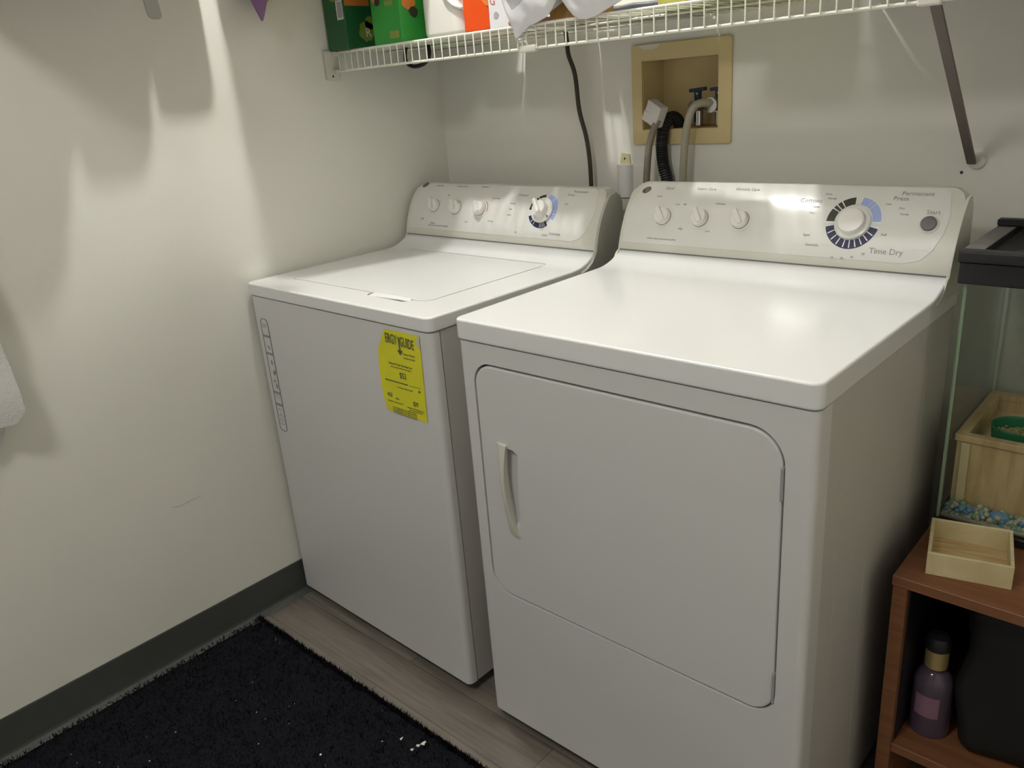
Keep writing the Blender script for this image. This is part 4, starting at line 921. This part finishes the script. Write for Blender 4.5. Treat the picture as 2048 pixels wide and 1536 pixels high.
# green bowl
t = thing('food_bowl', 'small green bowl of mixed seed inside the pine box', 'bowl', (1.602, -.212, BZ+bh_-.0338))
bm = bmn(); lathe(bm, [(.001, 0), (.036, 0), (.042, .004), (.045, .036), (.046, .040), (.0435, .041), (.0415, .036), (.039, .012), (.001, .010)], 36); obj('bowl_shell', bm, M['bowl'], t, 40)
bm = bmn()
for k in range(170):
    a = rnd.uniform(0, 6.28); rr = .038*math.sqrt(rnd.random()); s_ = rnd.uniform(.0022, .0042)
    bmesh.ops.create_icosphere(bm, subdivisions=1, radius=s_, matrix=Matrix.Translation((rr*math.cos(a), rr*math.sin(a), .020+rnd.uniform(0, .006))) @ Matrix.Diagonal((1, rnd.uniform(.6, 1), .6, 1)))
lathe(bm, [(.001, .012), (.0385, .012), (.0385, .021), (.001, .022)], 24)
sd_ = obj('seed_mix', bm, M['seed']); sd_.location = t.location; tag(sd_, 'yellow-brown seed mix filling the green bowl', 'seed', kind='stuff')
# pebbles
bm = bmn()
for k in range(900):
    x = rnd.uniform(GX0+.012, GX0+.34); y = rnd.uniform(GY0+.011, GY0+.034) if k < 700 else rnd.uniform(GY0+.011, GY0+.05); s_ = rnd.uniform(.004, .0075)
    if y + s_ > BY0 - .001: y = BY0 - .001 - s_
    z = GZ0 + .017 + s_ + rnd.uniform(0, .018) * (1 if k % 2 else .3); c_ = rnd.choice((0, 1, 1, 1, 2, 2))
    q = bmesh.ops.create_icosphere(bm, subdivisions=1, radius=s_, matrix=Matrix.Translation((x, max(y, GY0+.006+s_), z)))
    for f in set(f for v in q['verts'] for f in v.link_faces): f.material_index = c_
bx(bm, GX0+.0055, GX1-.0055, GY0+.0065, GY1-.0065, GZ0+.0165, GZ0+.024, mi=1)
for f in bm.faces: f.smooth = True
me = D.meshes.new('pebbles'); bm.to_mesh(me); bm.free()
for k in ('bead_blue', 'bead_pale', 'bead_green'): me.materials.append(M[k])
o = D.objects.new('pebbles', me); COL.objects.link(o); tag(o, 'blue, green and pale glass pebbles covering the bottom of the tank', 'pebbles', kind='stuff')
bm = bmn(); bmesh.ops.create_uvsphere(bm, u_segments=18, v_segments=12, radius=.013, matrix=Matrix.Translation((1.604, -.301, .551)) @ Matrix.Diagonal((1.3, .85, .85, 1))); tag(obj('blue_stone', bm, M['bead_blue'], None, 180), 'larger smooth blue glass stone against the front of the tank', 'stone')
# wooden tray
t = thing('bamboo_tray', 'small square cream bamboo tray on the stand in front of the tank', 'tray', (1.5440, -.4865, .515), R(13.2))
bm = bmn(); s_ = .1205; tk = .0055
bx(bm, 0, s_, 0, tk, .0, .0405, .0008, 1); bx(bm, 0, s_, s_-tk, s_, .0, .0405, .0008, 1); bx(bm, 0, tk, tk, s_-tk, .0, .0405, .0008, 1); bx(bm, s_-tk, s_, tk, s_-tk, .0, .0405, .0008, 1); obj('tray_walls', bm, M['pinel'], t)
bm = bmn(); bx(bm, tk, s_-tk, tk, s_-tk, .001, .006)
obj('tray_base', bm, wood_mat('striped_bamboo', (0.62, 0.48, 0.25), (0.46, 0.30, 0.13), (4, 60, 4)), t)
# bottle in the stand
t = thing('mist_bottle', 'lilac bottle with brass cap standing in the open stand', 'bottle', (1.5655, -.435, .1752))
bm = bmn(); lathe(bm, [(.001, 0), (.031, 0), (.033, .004), (.033, .095), (.031, .112), (.022, .126), (.014, .131), (.014, .136), (.001, .136)], 36); bb = obj('bottle_body', bm, M['lilac'], t, 40)
bm = bmn()
for i in range(9):
    pass
A = []
for i in range(11):
    a = R(-125 + 70*i/10); A.append([bm.verts.new((.0334*math.cos(a), .0334*math.sin(a), z)) for z in (.045, .088)])
for p_, q_ in zip(A, A[1:]): bm.faces.new((p_[0], q_[0], q_[1], p_[1]))
obj('bottle_label', bm, mat('pink_label', (0.26, 0.14, 0.19), rough=0.6, noise=0.2), bb, label='pale pink label')
bm = bmn(); lathe(bm, [(.001, .1362), (.0185, .1362), (.0185, .170), (.017, .172), (.001, .172)], 28); obj('bottle_cap', bm, M['gold'], t, 40)
bm = bmn(); lathe(bm, [(.001, .1722), (.0200, .1722), (.0205, .186), (.016, .196), (.001, .199)], 28); obj('overcap', bm, M['blackp'], t, 40, label='dark dome on the cap')
t = thing('shade_bag', 'black bag shape added to stand in for the shade inside the wooden stand', 'bag', (1.70, -.40, .1752))  # black filler added where the stand's inside only lies in shade
bm = bmn(); vs = bx(bm, -.095, .55, -.06, .34, 0, .300, .03, 3); bmesh.ops.subdivide_edges(bm, edges=[e for e in bm.edges if e.calc_length() > .05], cuts=8, use_grid_fill=True)
for v in bm.verts:
    if v.co.z > .01: v.co += Vector((.006*math.sin(v.co.z*40), .008*math.sin(v.co.x*35+v.co.z*20), .006*math.sin(v.co.x*30)))
obj('shade_bag_body', bm, M['black'], t, 60)
bm = bmn(); tube(bm, catmull([(.12, .05, .296), (.13, .045, .308), (.25, .04, .313), (.37, .045, .308), (.38, .05, .296)], 5), .006, 8); obj('shade_bag_handle', bm, M['black'], t, 60)
# pencil scuff on left wall
bm = bmn(); tube(bm, catmull([(.0002, -1.0341, .4054), (.0002, -1.01, .401), (.0002, -.985, .4045), (.0002, -.9594, .4036)], 4), .0007, 5); tag(obj('wall_scuff', bm, M['scuff']), 'faint pencil-like scuff low on the left wall', 'scuff')
